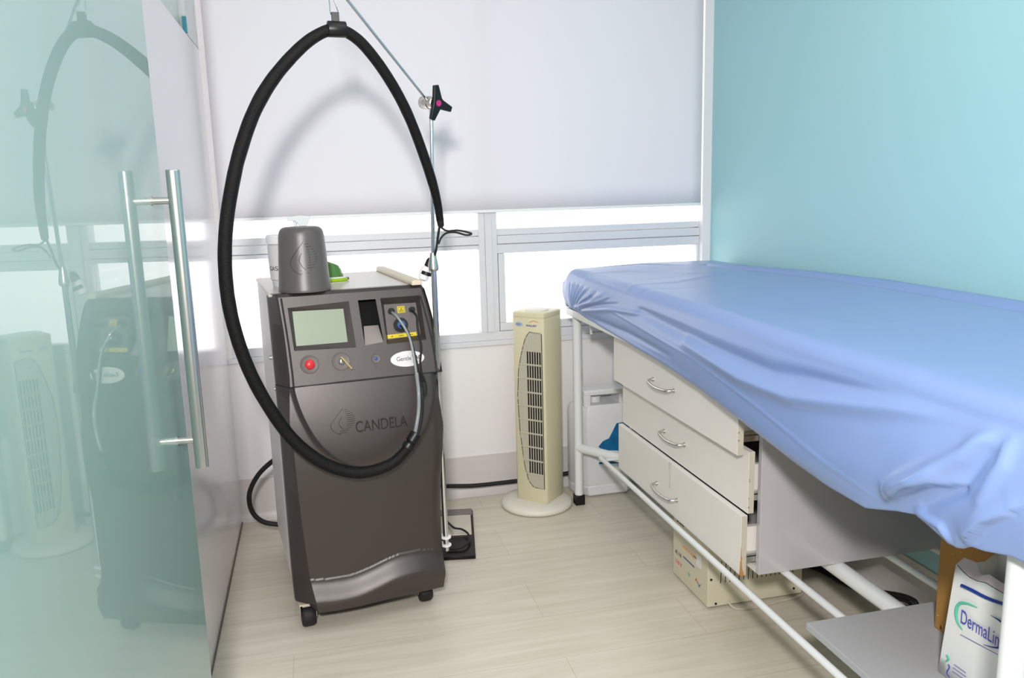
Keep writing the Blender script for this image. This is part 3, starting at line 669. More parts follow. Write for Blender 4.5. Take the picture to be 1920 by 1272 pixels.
# spray bottle
sc_ = MW @ Vector((0.140, 0.47, ZT+0.0005))
sp = thing('spray_bottle', 'white trigger spray bottle standing behind the charcoal cap', 'bottle', sc_)
bm = nb(); lathe(bm, [(0.03, 0), (0.034, 0.004), (0.034, 0.12), (0.028, 0.145), (0.014, 0.165), (0.013, 0.18)], sc_, (0, 0, 1), 32); build('bottle_body', bm, M_frost, sp)
bm = nb(); cyl(bm, sc_+Vector((0, 0, 0.175)), sc_+Vector((0, 0, 0.19)), 0.016, seg=24)
z0 = sc_.z+0.19; f = Vector((-0.98, -0.2, 0))
prism(bm, [sc_+f*a+Vector((0, 0.011, 0.19+h)) for a, h in ((-0.012, 0), (-0.028, 0.034), (0.01, 0.038), (0.052, 0.034), (0.052, 0.022), (0.026, 0.018), (0.012, 0))], (0, -0.022, 0))
prism(bm, [sc_+f*a+Vector((0, 0.006, 0.19+h)) for a, h in ((0.022, 0.02), (0.034, 0.02), (0.03, -0.012), (0.02, -0.03), (0.018, -0.01))], (0, -0.012, 0))
build('spray_head', bm, mat('white_sprayer', (222, 226, 226), 0.35), sp, bevel=0.003)
# green goggles
gc = MW @ Vector((0.195, 0.36, ZT+0.001))
gg = thing('safety_goggles', 'lime green safety goggles beside the charcoal cap', 'goggles', gc)
bm = nb(); rows = []
for i in range(9):
    t = -0.5+i/8; row = []
    for j in range(7):
        s = j/6; row.append(gc + Vector((0.062*math.sin(t*2.2)*(1-0.25*s), -0.035*math.cos(t*2.2)+0.03, 0.012+0.062*s - 0.02*abs(t)*s*2*s)))
    rows.append(row)
quadstrip(bm, rows); o = build('lens', bm, M_glens, gg); md = o.modifiers.new('t', 'SOLIDIFY'); md.thickness = 0.002
bm = nb(); tube(bm, [gc+Vector((0.066*math.sin(t*2.3), -0.038*math.cos(t*2.3)+0.03, 0.007)) for t in [-0.55+i*0.11 for i in range(11)]], 0.0065, 10); build('frame', bm, M_lime, gg)
bm = nb(); tube(bm, [gc+Vector((0.065*math.sin(t*2.3), -0.038*math.cos(t*2.3)+0.03, 0.015)) for t in [-0.55+i*0.11 for i in range(11)]], 0.003, 10); build('frame_band', bm, M_wlab, gg)
bm = nb(); p = gc+Vector((0.063, 0.018, 0.008)); cyl(bm, p, p+Vector((0.006, 0.03, -0.001)), 0.0045, 0.0055, 12); build('temple_tip', bm, M_black, gg)

# foot pedal
fp = [onz(840, 1049, 0.02), onz(893, 1049, 0.02)]
pd = thing('foot_pedal', 'flat glossy black foot pedal on the floor right of the laser machine', 'pedal', (0.42, 3.0, 0))
px0, px1, py0, py1 = 0.34, 0.512, 2.86, 3.29
Mp = Matrix.Translation((0.512, 2.85, 0)) @ Matrix.Rotation(math.radians(-9.5), 4, 'Z')
bm = nb(); box(bm, -0.17, 0, 0, 0.45, 0.001, 0.014, Mp); build('base_plate', bm, M_pglos, pd, bevel=0.002)
bm = nb(); box(bm, -0.165, -0.01, 0.19, 0.385, 0.0145, 0.02, Mp); build('reflection', bm, mat('painted_beige_reflection', (196, 190, 172), 0.08, coat=1), pd, bevel=0.001, label='painted beige tread')  # beige band painted in for what the black plate mirrors
bm = nb(); box(bm, -0.165, -0.004, 0.39, 0.448, 0.0145, 0.022, Mp); build('painted_reflection_strip', bm, mat('painted_grey_reflection', (122, 116, 114), 0.3), pd, bevel=0.001, label='grey painted reflection at the rear')  # grey band painted in for the skirting mirrored in the plate
bm = nb(); tube(bm, [onz(838, 978, 0.03), onz(851, 990, 0.035), onz(866, 993, 0.03), onz(878, 1002, 0.028), onz(879, 1016, 0.026), onz(868, 1026, 0.024), onz(852, 1029, 0.022), onz(838, 1030, 0.022)], 0.0042, 10, smooth=6); build('pedal_cable', bm, M_rub, pd)

# ================================================================== tower fan
fz = 0.866; fcx, fcy = 0.895, 3.305
fan = thing('tower_fan', 'cream tower fan with a dark slotted grille on a round base', 'fan', (fcx, fcy, 0))
fr = 0.109
fA, fB, fC, fD = [Vector((fcx+dx*fr, fcy+dy*fr, 0)) for dx, dy in ((-1, 0.02), (0, -1), (1, 0.02), (0, 1))]
def fpoly(z, k=1.0, rnd=0.012):
    out = []; P = [fA, fB, fC, fD]; c = Vector((fcx, fcy, 0))
    for i in range(4):
        p, a, b = P[i], P[i-1], P[(i+1) % 4]
        for q in ((p+(a-p).normalized()*rnd), (p+((a-p).normalized()+(b-p).normalized())*rnd*0.3), (p+(b-p).normalized()*rnd)):
            w = c+(q-c)*k; out.append(Vector((w.x, w.y, z)))
    return out
bm = nb(); V_ = quadstrip(bm, [fpoly(0.038, 0.97), fpoly(0.044), fpoly(fz-0.022)], closed=True); bm.faces.new(V_[0][::-1]); bm.faces.new(V_[-1]); build('fan_body', bm, M_fan, fan, angle=40)
bm = nb(); V_ = quadstrip(bm, [fpoly(fz-0.0215, 0.985), fpoly(fz-0.018, 1.0), fpoly(fz-0.003), fpoly(fz, 0.96)], closed=True); bm.faces.new(V_[0][::-1]); bm.faces.new(V_[-1]); ft = build('top_cap', bm, M_fan, fan, angle=40)
bm = nb(); lathe(bm, [(0.05, 0), (0.05, 0.004), (0.044, 0.006), (0, 0.006)], (fcx, fcy, fz), (0, 0, 1), 32); build('control_disc', bm, M_fanb, ft)
bm = nb(); lathe(bm, [(0.148, 0.0015), (0.156, 0.008), (0.157, 0.018), (0.150, 0.027), (0.12, 0.036), (0.09, 0.038), (0, 0.038)], (fcx-0.018, fcy-0.0, 0), (0, 0, 1), 64); fb_ = build('fan_base', bm, M_fanb, fan, angle=60, label='off-white round base')
fe = (fB-fA).normalized(); fL = (fB-fA).length; fn = Vector((fe.y, -fe.x, 0)); 
if fn.dot(CP-fA) < 0: fn = -fn
def fp_(s_, z, off=0.0): return fA + fe*(s_*fL) + Vector((0, 0, z)) + fn*off
def gl(z):   # left limit of the grille
    return lerp_tab([(0.10, 0.62), (0.13, 0.42), (0.2, 0.30), (0.35, 0.18), (0.5, 0.13), (0.62, 0.18), (0.7, 0.30), (0.76, 0.42), (0.785, 0.55)], z)
GB, GTp = 0.105, 0.785
bm = nb(); n = 40
quadstrip(bm, [[fp_(gl(GB+(GTp-GB)*i/n), GB+(GTp-GB)*i/n, 0.0012), fp_(0.92, GB+(GTp-GB)*i/n, 0.0012)] for i in range(n+1)]); gr = build('grille', bm, M_fang, fan, smooth=False, label='grey slatted grille')
bm = nb()
zz = [0.165, 0.225, 0.285, 0.345, 0.405, 0.465, 0.525, 0.585, 0.645, 0.705]
s0, s1, nc = 0.44, 0.90, 6
box_n = 0
for a, b in zip(zz, zz[1:]):
    for k in range(nc):
        u0 = s0+(s1-s0)*k/nc+0.016; u1 = s0+(s1-s0)*(k+1)/nc-0.016
        quadstrip(bm, [[fp_(u0, a+0.004, 0.0016), fp_(u1, a+0.004, 0.0016)], [fp_(u0, b-0.004, 0.0016), fp_(u1, b-0.004, 0.0016)]])
build('grille_openings', bm, M_void, gr, smooth=False, label='dark slot openings')
bm = nb()
for z in zz: 
    tube(bm, [fp_(gl(z), z, 0.003), fp_(0.92, z, 0.003)], 0.0022, 6)
for k in range(11):
    u = s0+(s1-s0)*(k-4)/nc
    za = [z for z in [GB+(GTp-GB)*i/60 for i in range(61)] if gl(z) < u]
    if za: tube(bm, [fp_(u, min(za), 0.003), fp_(u, max(za), 0.003)], 0.0014, 6)
build('grille_slats', bm, M_fang, gr)
bm = nb(); tube(bm, [fp_(gl(GB+(GTp-GB)*i/n), GB+(GTp-GB)*i/n, 0.0015) for i in range(n+1)] + [fp_(0.92, GTp-0.006, 0.0015), fp_(0.92, GB, 0.0015), fp_(0.62, GB, 0.0015)], 0.0016, 6); build('grille_rim', bm, M_txt, gr)
c = fp_(0.22, 0.815, 0.001); bm = nb(); lathe(bm, [(1, 0), (1, 0.0006)], (0, 0, 0), (0, 0, 1), 32)
bm.transform(Matrix(((fe.x, 0, fn.x, c.x), (fe.y, 0, fn.y, c.y), (0, 1, 0, c.z), (0, 0, 0, 1))) @ Matrix.Diagonal((0.017, 0.0085, 1, 1))); ob = build('oval_emblem', bm, mat('pale_blue_emblem', (150, 168, 196), 0.4), fan)
text('emblem_lettering', 'ML', c+fn*0.0008, fe, (0, 0, 1), 0.016, M_blue, ob, height=0.006)
text('name_lettering', 'KALLEY', fp_(0.62, 0.812, 0.0008), fe, (0, 0, 1), 0.05, M_blue, fan, height=0.0075, bold=0.03)
bm = nb(); tube(bm, [fp_(0.55+0.27*t, 0.825+0.008*math.sin(math.pi*t*0.9), 0.001) for t in [i/8 for i in range(9)]], 0.0012, 6); build('swoosh', bm, M_orange, fan)

# ================================================================== treatment couch
BX0, BX1, BY0, BY1 = 1.056, 1.715, 0.99, 3.255
bed = thing('treatment_couch', 'long treatment couch on white tube legs along the teal wall', 'couch', (1.39, 2.1, 0))
for x, y in ((BX0, BY1), (BX1, BY1), (BX0, BY0), (BX1, BY0)):
    bm = nb(); cyl(bm, (x, y, 0.03), (x, y, 0.85), 0.019 if y > 2 else 0.021, seg=28); lg = build('leg', bm, M_paint, bed)
    bm = nb(); box(bm, x-0.0215, x+0.0215, y-0.0215, y+0.0215, 0.0, 0.045); build('leg_cap', bm, M_black, lg, bevel=0.003, label='black rubber leg cap')
bm = nb()
box(bm, BX0-0.028, BX0+0.022, BY0-0.05, BY1+0.06, 0.838, 0.868); box(bm, BX1-0.022, BX1+0.028, BY0-0.05, BY1+0.06, 0.838, 0.868)
box(bm, BX0, BX1, BY1+0.01, BY1+0.06, 0.838, 0.867); box(bm, BX0, BX1, BY0-0.05, BY0, 0.838, 0.867); box(bm, BX0, BX1, 2.9, 2.95, 0.838, 0.867)
build('top_frame', bm, M_paint, bed, bevel=0.002)
bm = nb(); box(bm, BX0, BX1+0.01, BY0-0.03, BY1+0.04, 0.869, 0.878); build('deck_board', bm, M_lam, bed)
ZB = 0.27
for yy, ye in ((BY1, BY1-0.30), (BY0, BY0+0.30)):
    for x in (BX0, BX1):
        bm = nb(); cyl(bm, (x, yy, 0.258), (1.406, ye-(0.28 if yy > 2 else -0.28), 0.268), 0.0195, seg=20); build('brace', bm, M_paint, bed)
bm = nb(); cyl(bm, (1.408, 1.0, ZB), (1.408, BY1-0.5, ZB), 0.0235, seg=24); build('centre_rail', bm, M_paint, bed)
for x in (1.078, 1.238, 1.582, 1.742):
    bm = nb(); r = 0.0095 if x < 1.1 else 0.0105; tube(bm, [(x, 1.0, ZB+0.012), (x, 3.03, ZB+0.012)], r, 16); build('shelf_bar', bm, M_paint, bed)
bm = nb(); cyl(bm, (1.078, 3.03, ZB+0.0), (1.742, 3.03, ZB+0.0), 0.006, seg=12); build('cross_bar', bm, M_paint, bed); bm = nb(); cyl(bm, (1.078, 1.02, ZB-0.0), (1.742, 1.02, ZB-0.0), 0.006, seg=12); build('cross_bar', bm, M_paint, bed)
bm = nb(); p = ony(1108.5, 618, 3.15); box(bm, p.x-0.005, p.x+0.005, p.y-0.004, p.y+0.004, p.z-0.02, 0.840); rb = build('rod_bracket', bm, M_paint, bed, bevel=0.001)
bm = nb(); cyl(bm, (p.x, p.y, p.z-0.012), (BX1-0.02, p.y, p.z-0.012), 0.005, seg=16); build('rod', bm, M_steel, rb)
bm = nb(); box(bm, 1.06, 1.70, 1.0, 3.285, 0.879, 1.012); build('mattress', bm, mat('mattress_vinyl', (120, 150, 210), 0.5), bed, bevel=0.03, bseg=4)

# fitted sheet
HM = [(3.345, 3.245, .868), (3.25, 3.225, .866), (3.15, 3.20, .863), (3.05, 3.14, .857), (2.95, 3.05, .849), (2.8, 2.83, .842), (2.3, 2.29, .819), (2.05, 2.04, .796), (1.8, 1.8, .770), (1.6, 1.6, .752), (1.45, 1.445, .742), (1.31, 1.31, .745), (1.22, 1.22, .775), (1.167, 1.167, .789), (1.09, 1.09, .770), (1.065, 1.065, .771), (1.046, 1.046, .784), (1.013, 1.013, .789), (0.964, .964, .803), (0.85, .85, .81)]
def hem(y):
    A = [(h[0], h[1]) for h in HM][::-1]; B = [(h[0], h[2]) for h in HM][::-1]
    return lerp_tab(A, y), lerp_tab(B, y)
def seg(pl, amp, w, front=True, w2=None):
    if front: P = [(p.y, p.z) for p in (onx(a, b, 1.025) for a, b in pl)]
    else: P = [(p.x, p.y) for p in (onz(a, b, 1.035) for a, b in pl)]
    return (P, amp, w, w2)
def rd(R_, a, b):
    tot = 0
    for P, amp, w, w2 in R_:
        best = 9; tb = 0; n = len(P)-1; sg = 1
        for i in range(n):
            (ax_, ay), (bx, by) = P[i], P[i+1]; dx, dy = bx-ax_, by-ay
            t = max(0, min(1, ((a-ax_)*dx+(b-ay)*dy)/(dx*dx+dy*dy))); q = math.hypot(a-ax_-dx*t, b-ay-dy*t)
            if q < best: best = q; tb = (i+t)/n; sg = dx*(b-ay)-dy*(a-ax_)
        if w2 and sg < 0: w = w2
        if best < 3*w: tot += amp*math.exp(-(best/w)**2)*(math.sin(math.pi*min(1, max(0, 0.1+0.8*tb)))**0.7)
    return tot
RF = [seg([(1290, 640), (1400, 705), (1500, 742), (1650, 758), (1880, 768)], .018, .019),
      seg([(1200, 585), (1330, 650), (1450, 700), (1600, 725), (1760, 735)], -.015, .022),
      seg([(1330, 740), (1500, 850), (1650, 880)], .006, .04),
      seg([(1690, 918), (1760, 895), (1830, 850), (1885, 785)], .024, .018),
      seg([(1700, 932), (1716, 925), (1755, 908), (1790, 901), (1815, 906)], .018, .004, True, .030),
      seg([(1760, 945), (1830, 915), (1868, 850)], -.012, .012),
      seg([(1838, 1018), (1850, 1003), (1880, 975), (1925, 958)], .020, .004, True, .028),
      seg([(1800, 1010), (1790, 985), (1740, 960)], .01, .007),
      seg([(1905, 800), (1900, 870), (1870, 930)], .012, .012),
      seg([(1140, 578), (1240, 635), (1300, 668)], .0028, .003),
      seg([(1300, 668), (1430, 760), (1560, 860), (1660, 930)], .003, .003),
      seg([(1080, 577), (1110, 566), (1135, 548), (1150, 532)], .010, .006),
      seg([(1084, 574), (1105, 560), (1120, 545)], -.008, .005),
      seg([(1086, 580), (1130, 562), (1165, 544)], .008, .005),
      seg([(1092, 584), (1150, 580), (1210, 590)], .006, .007),
      seg([(1092, 578), (1130, 572), (1160, 570)], -.006, .006),
      seg([(1100, 592), (1180, 625), (1260, 668)], -.006, .010),
      seg([(1120, 608), (1200, 655), (1300, 715)], .005, .012)]
for k, (a, b) in enumerate(((1068, 520), (1074, 512), (1080, 508), (1086, 508), (1092, 511), (1098, 513), (1105, 516), (1112, 521), (1120, 525))):
    RF.append(seg([(1073+k*0.8, 575), ((1073+a)/2+1, (575+b)/2), (a, b)], 0.0035 if k % 2 else -0.0035, 0.005))
RTp = [([(1.56, 3.1), (1.62, 2.6), (1.645, 2.1), (1.65, 1.5), (1.65, 0.7)], -.024, .016, None),
       ([(1.60, 3.1), (1.665, 2.6), (1.70, 2.1), (1.705, 1.5), (1.705, 0.7)], .010, .016, None),
       seg([(1120, 502), (1200, 499), (1290, 503)], -.003, .010, False),
       seg([(1110, 513), (1180, 509), (1260, 512), (1330, 520)], .003, .010, False),
       seg([(1180, 536), (1260, 532), (1320, 523), (1360, 520)], .004, .014, False),
       seg([(1200, 528), (1290, 518), (1400, 516)], -.003, .010, False),
       seg([(1160, 540), (1260, 545), (1340, 540)], -.002, .012, False),
       seg([(1460, 590), (1560, 605), (1650, 615)], .0018, .012, False),
       seg([(1600, 600), (1700, 612), (1760, 616)], .0018, .010, False),
       seg([(1600, 690), (1750, 700), (1900, 740)], -.004, .03, False)]
sheet = None
bm = nb(); NY = 300; rows = []
ys = [3.345 - (3.345-2.95)*i/90 for i in range(90)] + [2.95 - (2.95-1.35)*i/120 for i in range(120)] + [1.35 - (1.35-0.86)*i/90 for i in range(91)]
XT = 1.742
for jj, y in enumerate(ys):
    yh, zh = hem(y); row = []
    endk = ss(3.345, 3.29, y)                       # rounding over the far end
    nose = 0.028*(1-endk)
    def ztop(x):
        zz_ = 1.036 + 0.006*math.sin((x-1.05)*3.1) - nose
        zz_ += 0.018*ss(1.25, 1.68, x)*ss(3.35, 2.4, y)
        zz_ += rd(RTp, x, y)
        zz_ += 0.004*noise.noise(Vector((x*3.2, y*1.6, 1)))
        return zz_
    # wall side drop
    row.append(Vector((XT+0.006, y, 0.93))); row.append(Vector((XT+0.004, y, 0.985)))
    for k in range(1, 60):
        x = XT - (XT-1.075)*(k-1)/58
        d = ss(0, 0.04, XT-x)
        row.append(Vector((x, y, ztop(x)-0.022*(1-d))))
    ze = ztop(1.075); Tx, Tz = 1.028, ze-0.042
    for k in range(1, 9):
        a = k/9*math.pi/2; row.append(Vector((Tx+0.047*(1-math.sin(a)), y, Tz+0.042*math.cos(a))))
    for k in range(49):
        t = k/48; yy = y+(yh-y)*(t**1.1); z = Tz+(zh-Tz)*t
        near = ss(1.9, 1.1, y)
        bulge = 0.010*math.sin(math.pi*t) + near*0.020*t + 0.012*ss(2.6, 1.6, y)*math.sin(math.pi*t*0.9)
        corner = ss(3.1, 3.3, y)
        bulge += 0.004*corner*math.sin(math.pi*t)
        x = Tx - bulge - rd(RF, yy, z)*ss(0, 0.15, t)*(1 if t < 0.97 else 0.8)
        x += 0.012*(1-near)*ss(0.9, 1, t)
        row.append(Vector((x, yy, z)))
    lst = row[-1]; row.append(lst+Vector((0.012, 0, -0.003))); row.append(lst+Vector((0.03, 0, 0.012)))
    rows.append(row)
r0 = rows[0]; pre = []
for k, p in enumerate(r0):
    pre.append(Vector((p.x, p.y+0.012*(1 if k < 68 else 1-(k-68)/60), min(p.z, max(0.9, p.z-0.05)) if k < 68 else p.z)))
pre2 = [Vector((p.x+(0.01 if p.x < 1.1 else 0), p.y-0.01, 0.875 if k < 68 else min(p.z, 0.875))) for k, p in enumerate(pre)]
rN = rows[-1]
post = [Vector((p.x, p.y-0.014, min(p.z, max(0.9, p.z-0.03)))) for p in rN]; post2 = [Vector((p.x, p.y-0.002, min(p.z, 0.84))) for p in post]
rows = [pre2, pre] + rows + [post, post2]
quadstrip(bm, rows)
sheet = build('fitted_sheet', bm, M_sheet, angle=180)
tag(sheet, 'bright blue fitted sheet drooping over the couch mattress', 'sheet')
md = sheet.modifiers.new('t', 'SOLIDIFY'); md.thickness = 0.0012; md.offset = -1

# ================================================================== drawer cabinet
CZ0, CZ1, CX0, CX1, CY0, CY1 = 0.293, 0.83, 1.145, 1.752, 1.915, 2.885
cab = thing('drawer_cabinet', 'white laminate cabinet with three drawers hanging under the couch', 'cabinet', (1.45, 2.4, CZ0))
T = 0.018
bm = nb()
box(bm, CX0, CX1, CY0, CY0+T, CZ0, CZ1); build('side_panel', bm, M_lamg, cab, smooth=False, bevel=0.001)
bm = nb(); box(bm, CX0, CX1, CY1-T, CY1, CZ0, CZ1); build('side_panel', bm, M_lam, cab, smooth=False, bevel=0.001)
bm = nb(); box(bm, CX0, CX1, CY0+T, CY1-T, CZ0, CZ0+T); box(bm, CX0, CX1, CY0+T, CY1-T, CZ1-T, CZ1); box(bm, CX1-T, CX1, CY0+T, CY1-T, CZ0, CZ1); build('carcass', bm, M_lam, cab, smooth=False)
drw = [('top', 1.077, 0.646, 0.826), ('mid', 1.113, 0.474, 0.652), ('bot', 1.095, 0.292, 0.470)]
hpx = [((1225, 716), (1264, 728)), ((1246, 812), (1284, 831)), ((1232, 911), (1270, 934))]
for (nm, x, z0, z1), (ha, hb2) in zip(drw, hpx):
    bm = nb(); box(bm, x, x+T, CY0+0.012, 2.872, z0, z1)
    dr = build('drawer', bm, M_lam, cab, smooth=False, bevel=0.0012)
    bm = nb(); a, b = CY0+T+0.016, CY1-T-0.016
    box(bm, x+T, CX1-0.06, a, a+0.014, z0+0.03, z1-0.045); box(bm, x+T, CX1-0.06, b-0.014, b, z0+0.03, z1-0.045); box(bm, x+T, CX1-0.06, a+0.014, b-0.014, z0+0.03, z0+0.036); box(bm, CX1-0.074, CX1-0.06, a+0.014, b-0.014, z0+0.036, z1-0.045)
    build('drawer_box', bm, M_lam, dr, smooth=False)
    bm = nb(); box(bm, x+T+0.003, CX1-0.08, CY0+T+0.001, CY0+T+0.014, z0+0.034, z0+0.050); box(bm, x+T+0.003, CX1-0.08, CY0+T+0.001, CY0+T+0.014, z0+0.054, z0+0.060); build('drawer_runner', bm, M_steel, dr, smooth=False)
    pa, pb = onx(*ha, x-0.0), onx(*hb2, x-0.0); zc = (pa.z+pb.z)/2
    pa.z = zc; pb.z = zc
    if abs(pa.y-pb.y) < 0.09: pass
    bm = nb(); m_ = (pa+pb)/2; o1, o2 = Vector((-0.026, 0, -0.004)), Vector((-0.030, 0, -0.006))
    tube(bm, [pa+Vector((0.001, 0, 0)), pa+Vector((-0.014, -0.001, 0)), pa+Vector((-0.025, -0.014, -0.002)), m_+o2, pb+Vector((-0.025, 0.014, -0.002)), pb+Vector((-0.014, 0.001, 0)), pb+Vector((0.001, 0, 0))], 0.0048, 12, smooth=6)
    cyl(bm, pa+Vector((0, 0, 0)), pa+Vector((-0.003, 0, 0)), 0.008, seg=16); cyl(bm, pb, pb+Vector((-0.003, 0, 0)), 0.008, seg=16)
    build('handle', bm, M_steel, dr)
    # chipped near edge
    random.seed(int(z0*1000))
    bm = nb(); ye = CY0+0.0118
    if nm == 'bot':
        prof = [(z0, 0.0125), (z0+0.008, 0.010), (z0+0.018, 0.006), (z0+0.03, 0.0045), (z0+0.045, 0.003), (z0+0.052, 0.005), (z0+0.06, 0.002), (z0+0.085, 0.001)]
        quadstrip(bm, [[(x-0.0004+0.0, ye-0.0004, z), (x+w, ye-0.0004, z)] for z, w in prof]); quadstrip(bm, [[(x-0.0004, ye-0.0004, z), (x-0.0004, ye+w*0.5, z)] for z, w in prof[:5]]); build('chipped_edge', bm, M_chip, dr, smooth=False, label='chipped bare chipboard corner')
        bm = nb(); y_ = onx(1262, 905, x).y; pts = [Vector((x-0.0012, y_+0.012-0.02*0, z1-0.004)), Vector((x-0.0012, y_+0.02, z1-0.03)), Vector((x-0.0012, y_+0.02, z1-0.075)), Vector((x-0.0012, y_+0.008, z1-0.12)), Vector((x-0.0012, y_+0.004, z0+0.02))]
        prism(bm, [(x-0.0004, y_+0.012, z1), (x-0.0004, y_+0.034, z1), (x-0.0004, y_+0.03, z1-0.09), (x-0.0004, y_+0.016, z1-0.09)], (-0.0006, 0, 0)); build('tape_strip', bm, mat('clear_tape', (216, 212, 206), 0.12, coat=0.6), dr, smooth=False)
    else:
        for k in range(5 if nm == 'mid' else 2):
            bm = nb(); zc_ = z0+0.01+random.random()*(z1-z0-0.09); w = 0.003+random.random()*0.004
            prism(bm, [(x+0.001, ye-0.0003, zc_), (x+0.001+w*0.7, ye-0.0003, zc_+0.001), (x+0.001+w, ye-0.0003, zc_+w), (x+0.001, ye-0.0003, zc_+w*1.2)], (0, 0.0002, 0))
            build('edge_scuff', bm, mat('edge_scuff', (150, 130, 105), 0.8), dr, smooth=False)
    bm = nb(); box(bm, x+0.0005, x+T-0.0005, ye, ye+0.0002, z0+0.0008, z1-0.0008); build('edge_band', bm, M_edge, dr, smooth=False)

# ================================================================== things under and beside the couch
# jug
jx0, jx1, jy0, jy1, jz = 1.060, 1.335, 3.30, 3.458, 0.49
jug = thing('plastic_jerrycan', 'large white plastic jerrycan behind the far couch leg', 'jerrycan', ((jx0+jx1)/2, (jy0+jy1)/2, 0))
def rect(z, k, c=0.03, dx=0):
    a0, a1, b0_, b1_ = jx0+k, jx1-k, jy0+k, jy1-k
    return [Vector(p) for p in ((a0+0.055, b0_, z), (a1-c, b0_, z), (a1, b0_+c, z), (a1, b1_-c, z), (a1-c, b1_, z), (a0+c, b1_, z), (a0, b1_-c, z), (a0, b0_+0.08, z))]
bm = nb(); V_ = quadstrip(bm, [rect(0.001, 0.016), rect(0.012, 0.004), rect(0.05, 0.0), rect(0.055, 0.003), rect(0.06, 0), rect(0.38, 0), rect(0.405, 0.003), rect(0.425, 0.012, 0.035)], closed=True); bm.faces.new(V_[0][::-1]); bm.faces.new(V_[-1]); build('jug_body', bm, M_jug, jug, bevel=0.006, bseg=3)
bm = nb(); hx0, hx1 = jx0+0.045, jx1-0.03; yc = (jy0+jy1)/2
def fr_ring(y): return None
for a in ((hx0, hx0+0.034), (hx1-0.034, hx1)): box(bm, a[0], a[1], yc-0.06, yc+0.055, 0.415, jz-0.02)
box(bm, hx0, hx1, yc-0.06, yc+0.055, jz-0.024, jz)
build('jug_handle', bm, M_jug, jug, bevel=0.007, bseg=3)
bm = nb(); lathe(bm, [(0.03, 0), (0.03, 0.02), (0.026, 0.026), (0, 0.026)], (jx0+0.115, yc+0.01, 0.424), (0, 0, 1), 28); build('jug_cap', bm, M_jug, jug)
bm = nb(); f = jy0-0.0006
P = [ony(x, y, jy0) for x, y in ((1122, 838), (1130, 828), (1142, 822), (1150, 806), (1156, 794), (1180, 790), (1180, 846), (1150, 845), (1130, 845))]
prism(bm, [(p.x, f, p.z) for p in P], (0, 0.0005, 0)); P = [ony(x, y, jy0) for x, y in ((1123, 867), (1180, 862), (1180, 868), (1123, 871))]; prism(bm, [(p.x, f, p.z) for p in P], (0, 0.0005, 0)); build('jug_label', bm, M_labb, jug, smooth=False, label='blue and cyan label')
# beige power unit
qx0, qx1, qy0, qy1, qz = 1.169, 1.515, 2.262, 2.527, 0.232
psu = thing('voltage_regulator', 'beige metal electrical box with stickers under the cabinet', 'electrical box', ((qx0+qx1)/2, (qy0+qy1)/2, 0))
bm = nb(); box(bm, qx0, qx1, qy0, qy1, 0.008, qz); build('case', bm, M_psu, psu, bevel=0.002)
for k in range(2):
    for x in (qx0+0.03, qx1-0.03): bm = nb(); cyl(bm, (x, qy0+0.03+k*0.2, 0.0), (x, qy0+0.03+k*0.2, 0.009), 0.01, seg=12); build('rubber_foot', bm, M_black, psu)
bm = nb()
for k in range(17):
    x = qx0+0.045+k*0.0165; prism(bm, [(x, qy0-0.0006, 0.088), (x+0.0025, qy0-0.0006, 0.088), (x+0.0045, qy0-0.0006, 0.165), (x+0.002, qy0-0.0006, 0.165)], (0, 0.0005, 0))
build('vent_slots', bm, M_void, psu, smooth=False)
for x, z in ((qx0+0.012, 0.105), (qx0+0.03, 0.018), (qx1-0.03, 0.03), (qx1-0.02, 0.12)): bm = nb(); cyl(bm, (x, qy0-0.002, z), (x, qy0, z), 0.004, seg=12); build('case_screw', bm, M_black, psu)
def side_quad(y0_, y1_, z0_, z1_): return [(qx0-0.0008, y0_, z0_), (qx0-0.0008, y1_, z0_), (qx0-0.0008, y1_, z1_), (qx0-0.0008, y0_, z1_)]
def lab(name, a, b, m):
    p, q = onx(*a, qx0), onx(*b, qx0); bm = nb(); prism(bm, side_quad(min(p.y, q.y), max(p.y, q.y), min(p.z, q.z), max(p.z, q.z)), (0.0006, 0, 0)); return build(name, bm, m, psu, smooth=False)
lab('blue_sticker', (1281, 1045), (1302, 1063), M_blue)
lab('square_sticker', (1306, 1036), (1315, 1069), M_wlab)
lab('dark_sticker', (1301, 1044), (1307, 1048), M_black)
for sx_, sy_, s_, w, m in ((1276, 980, '220', 0.06, M_txt), (1292, 1014, '220', 0.05, M_navy), (1291, 1035, 'VOLTAJE', 0.10, M_orange), (1272, 1038, 'AC 110', 0.05, M_txt), (1273, 1056, '110 V', 0.05, M_redp), (1292, 1078, 'W', 0.02, M_green), (1306, 1088, 'A', 0.02, M_redp), (1311, 1098, 'V', 0.022, M_blue)):
    p = onx(sx_, sy_, qx0); text('sticker_lettering', s_, (qx0-0.0008, p.y, max(p.z, 0.012)), (0, -1, 0), (0, 0, 1), w, m, psu, height=0.014)
bm = nb(); tube(bm, [(1.24, 2.262, 0.02), (1.26, 2.235, 0.005), (1.33, 2.225, 0.005), (1.42, 2.24, 0.005), (1.50, 2.25, 0.006), (1.55, 2.30, 0.008), (1.56, 2.4, 0.02), (1.52, 2.44, 0.04)], 0.004, 8, smooth=6); build('supply_cable', bm, mat('clear_cable', (190, 184, 166), 0.3), psu)
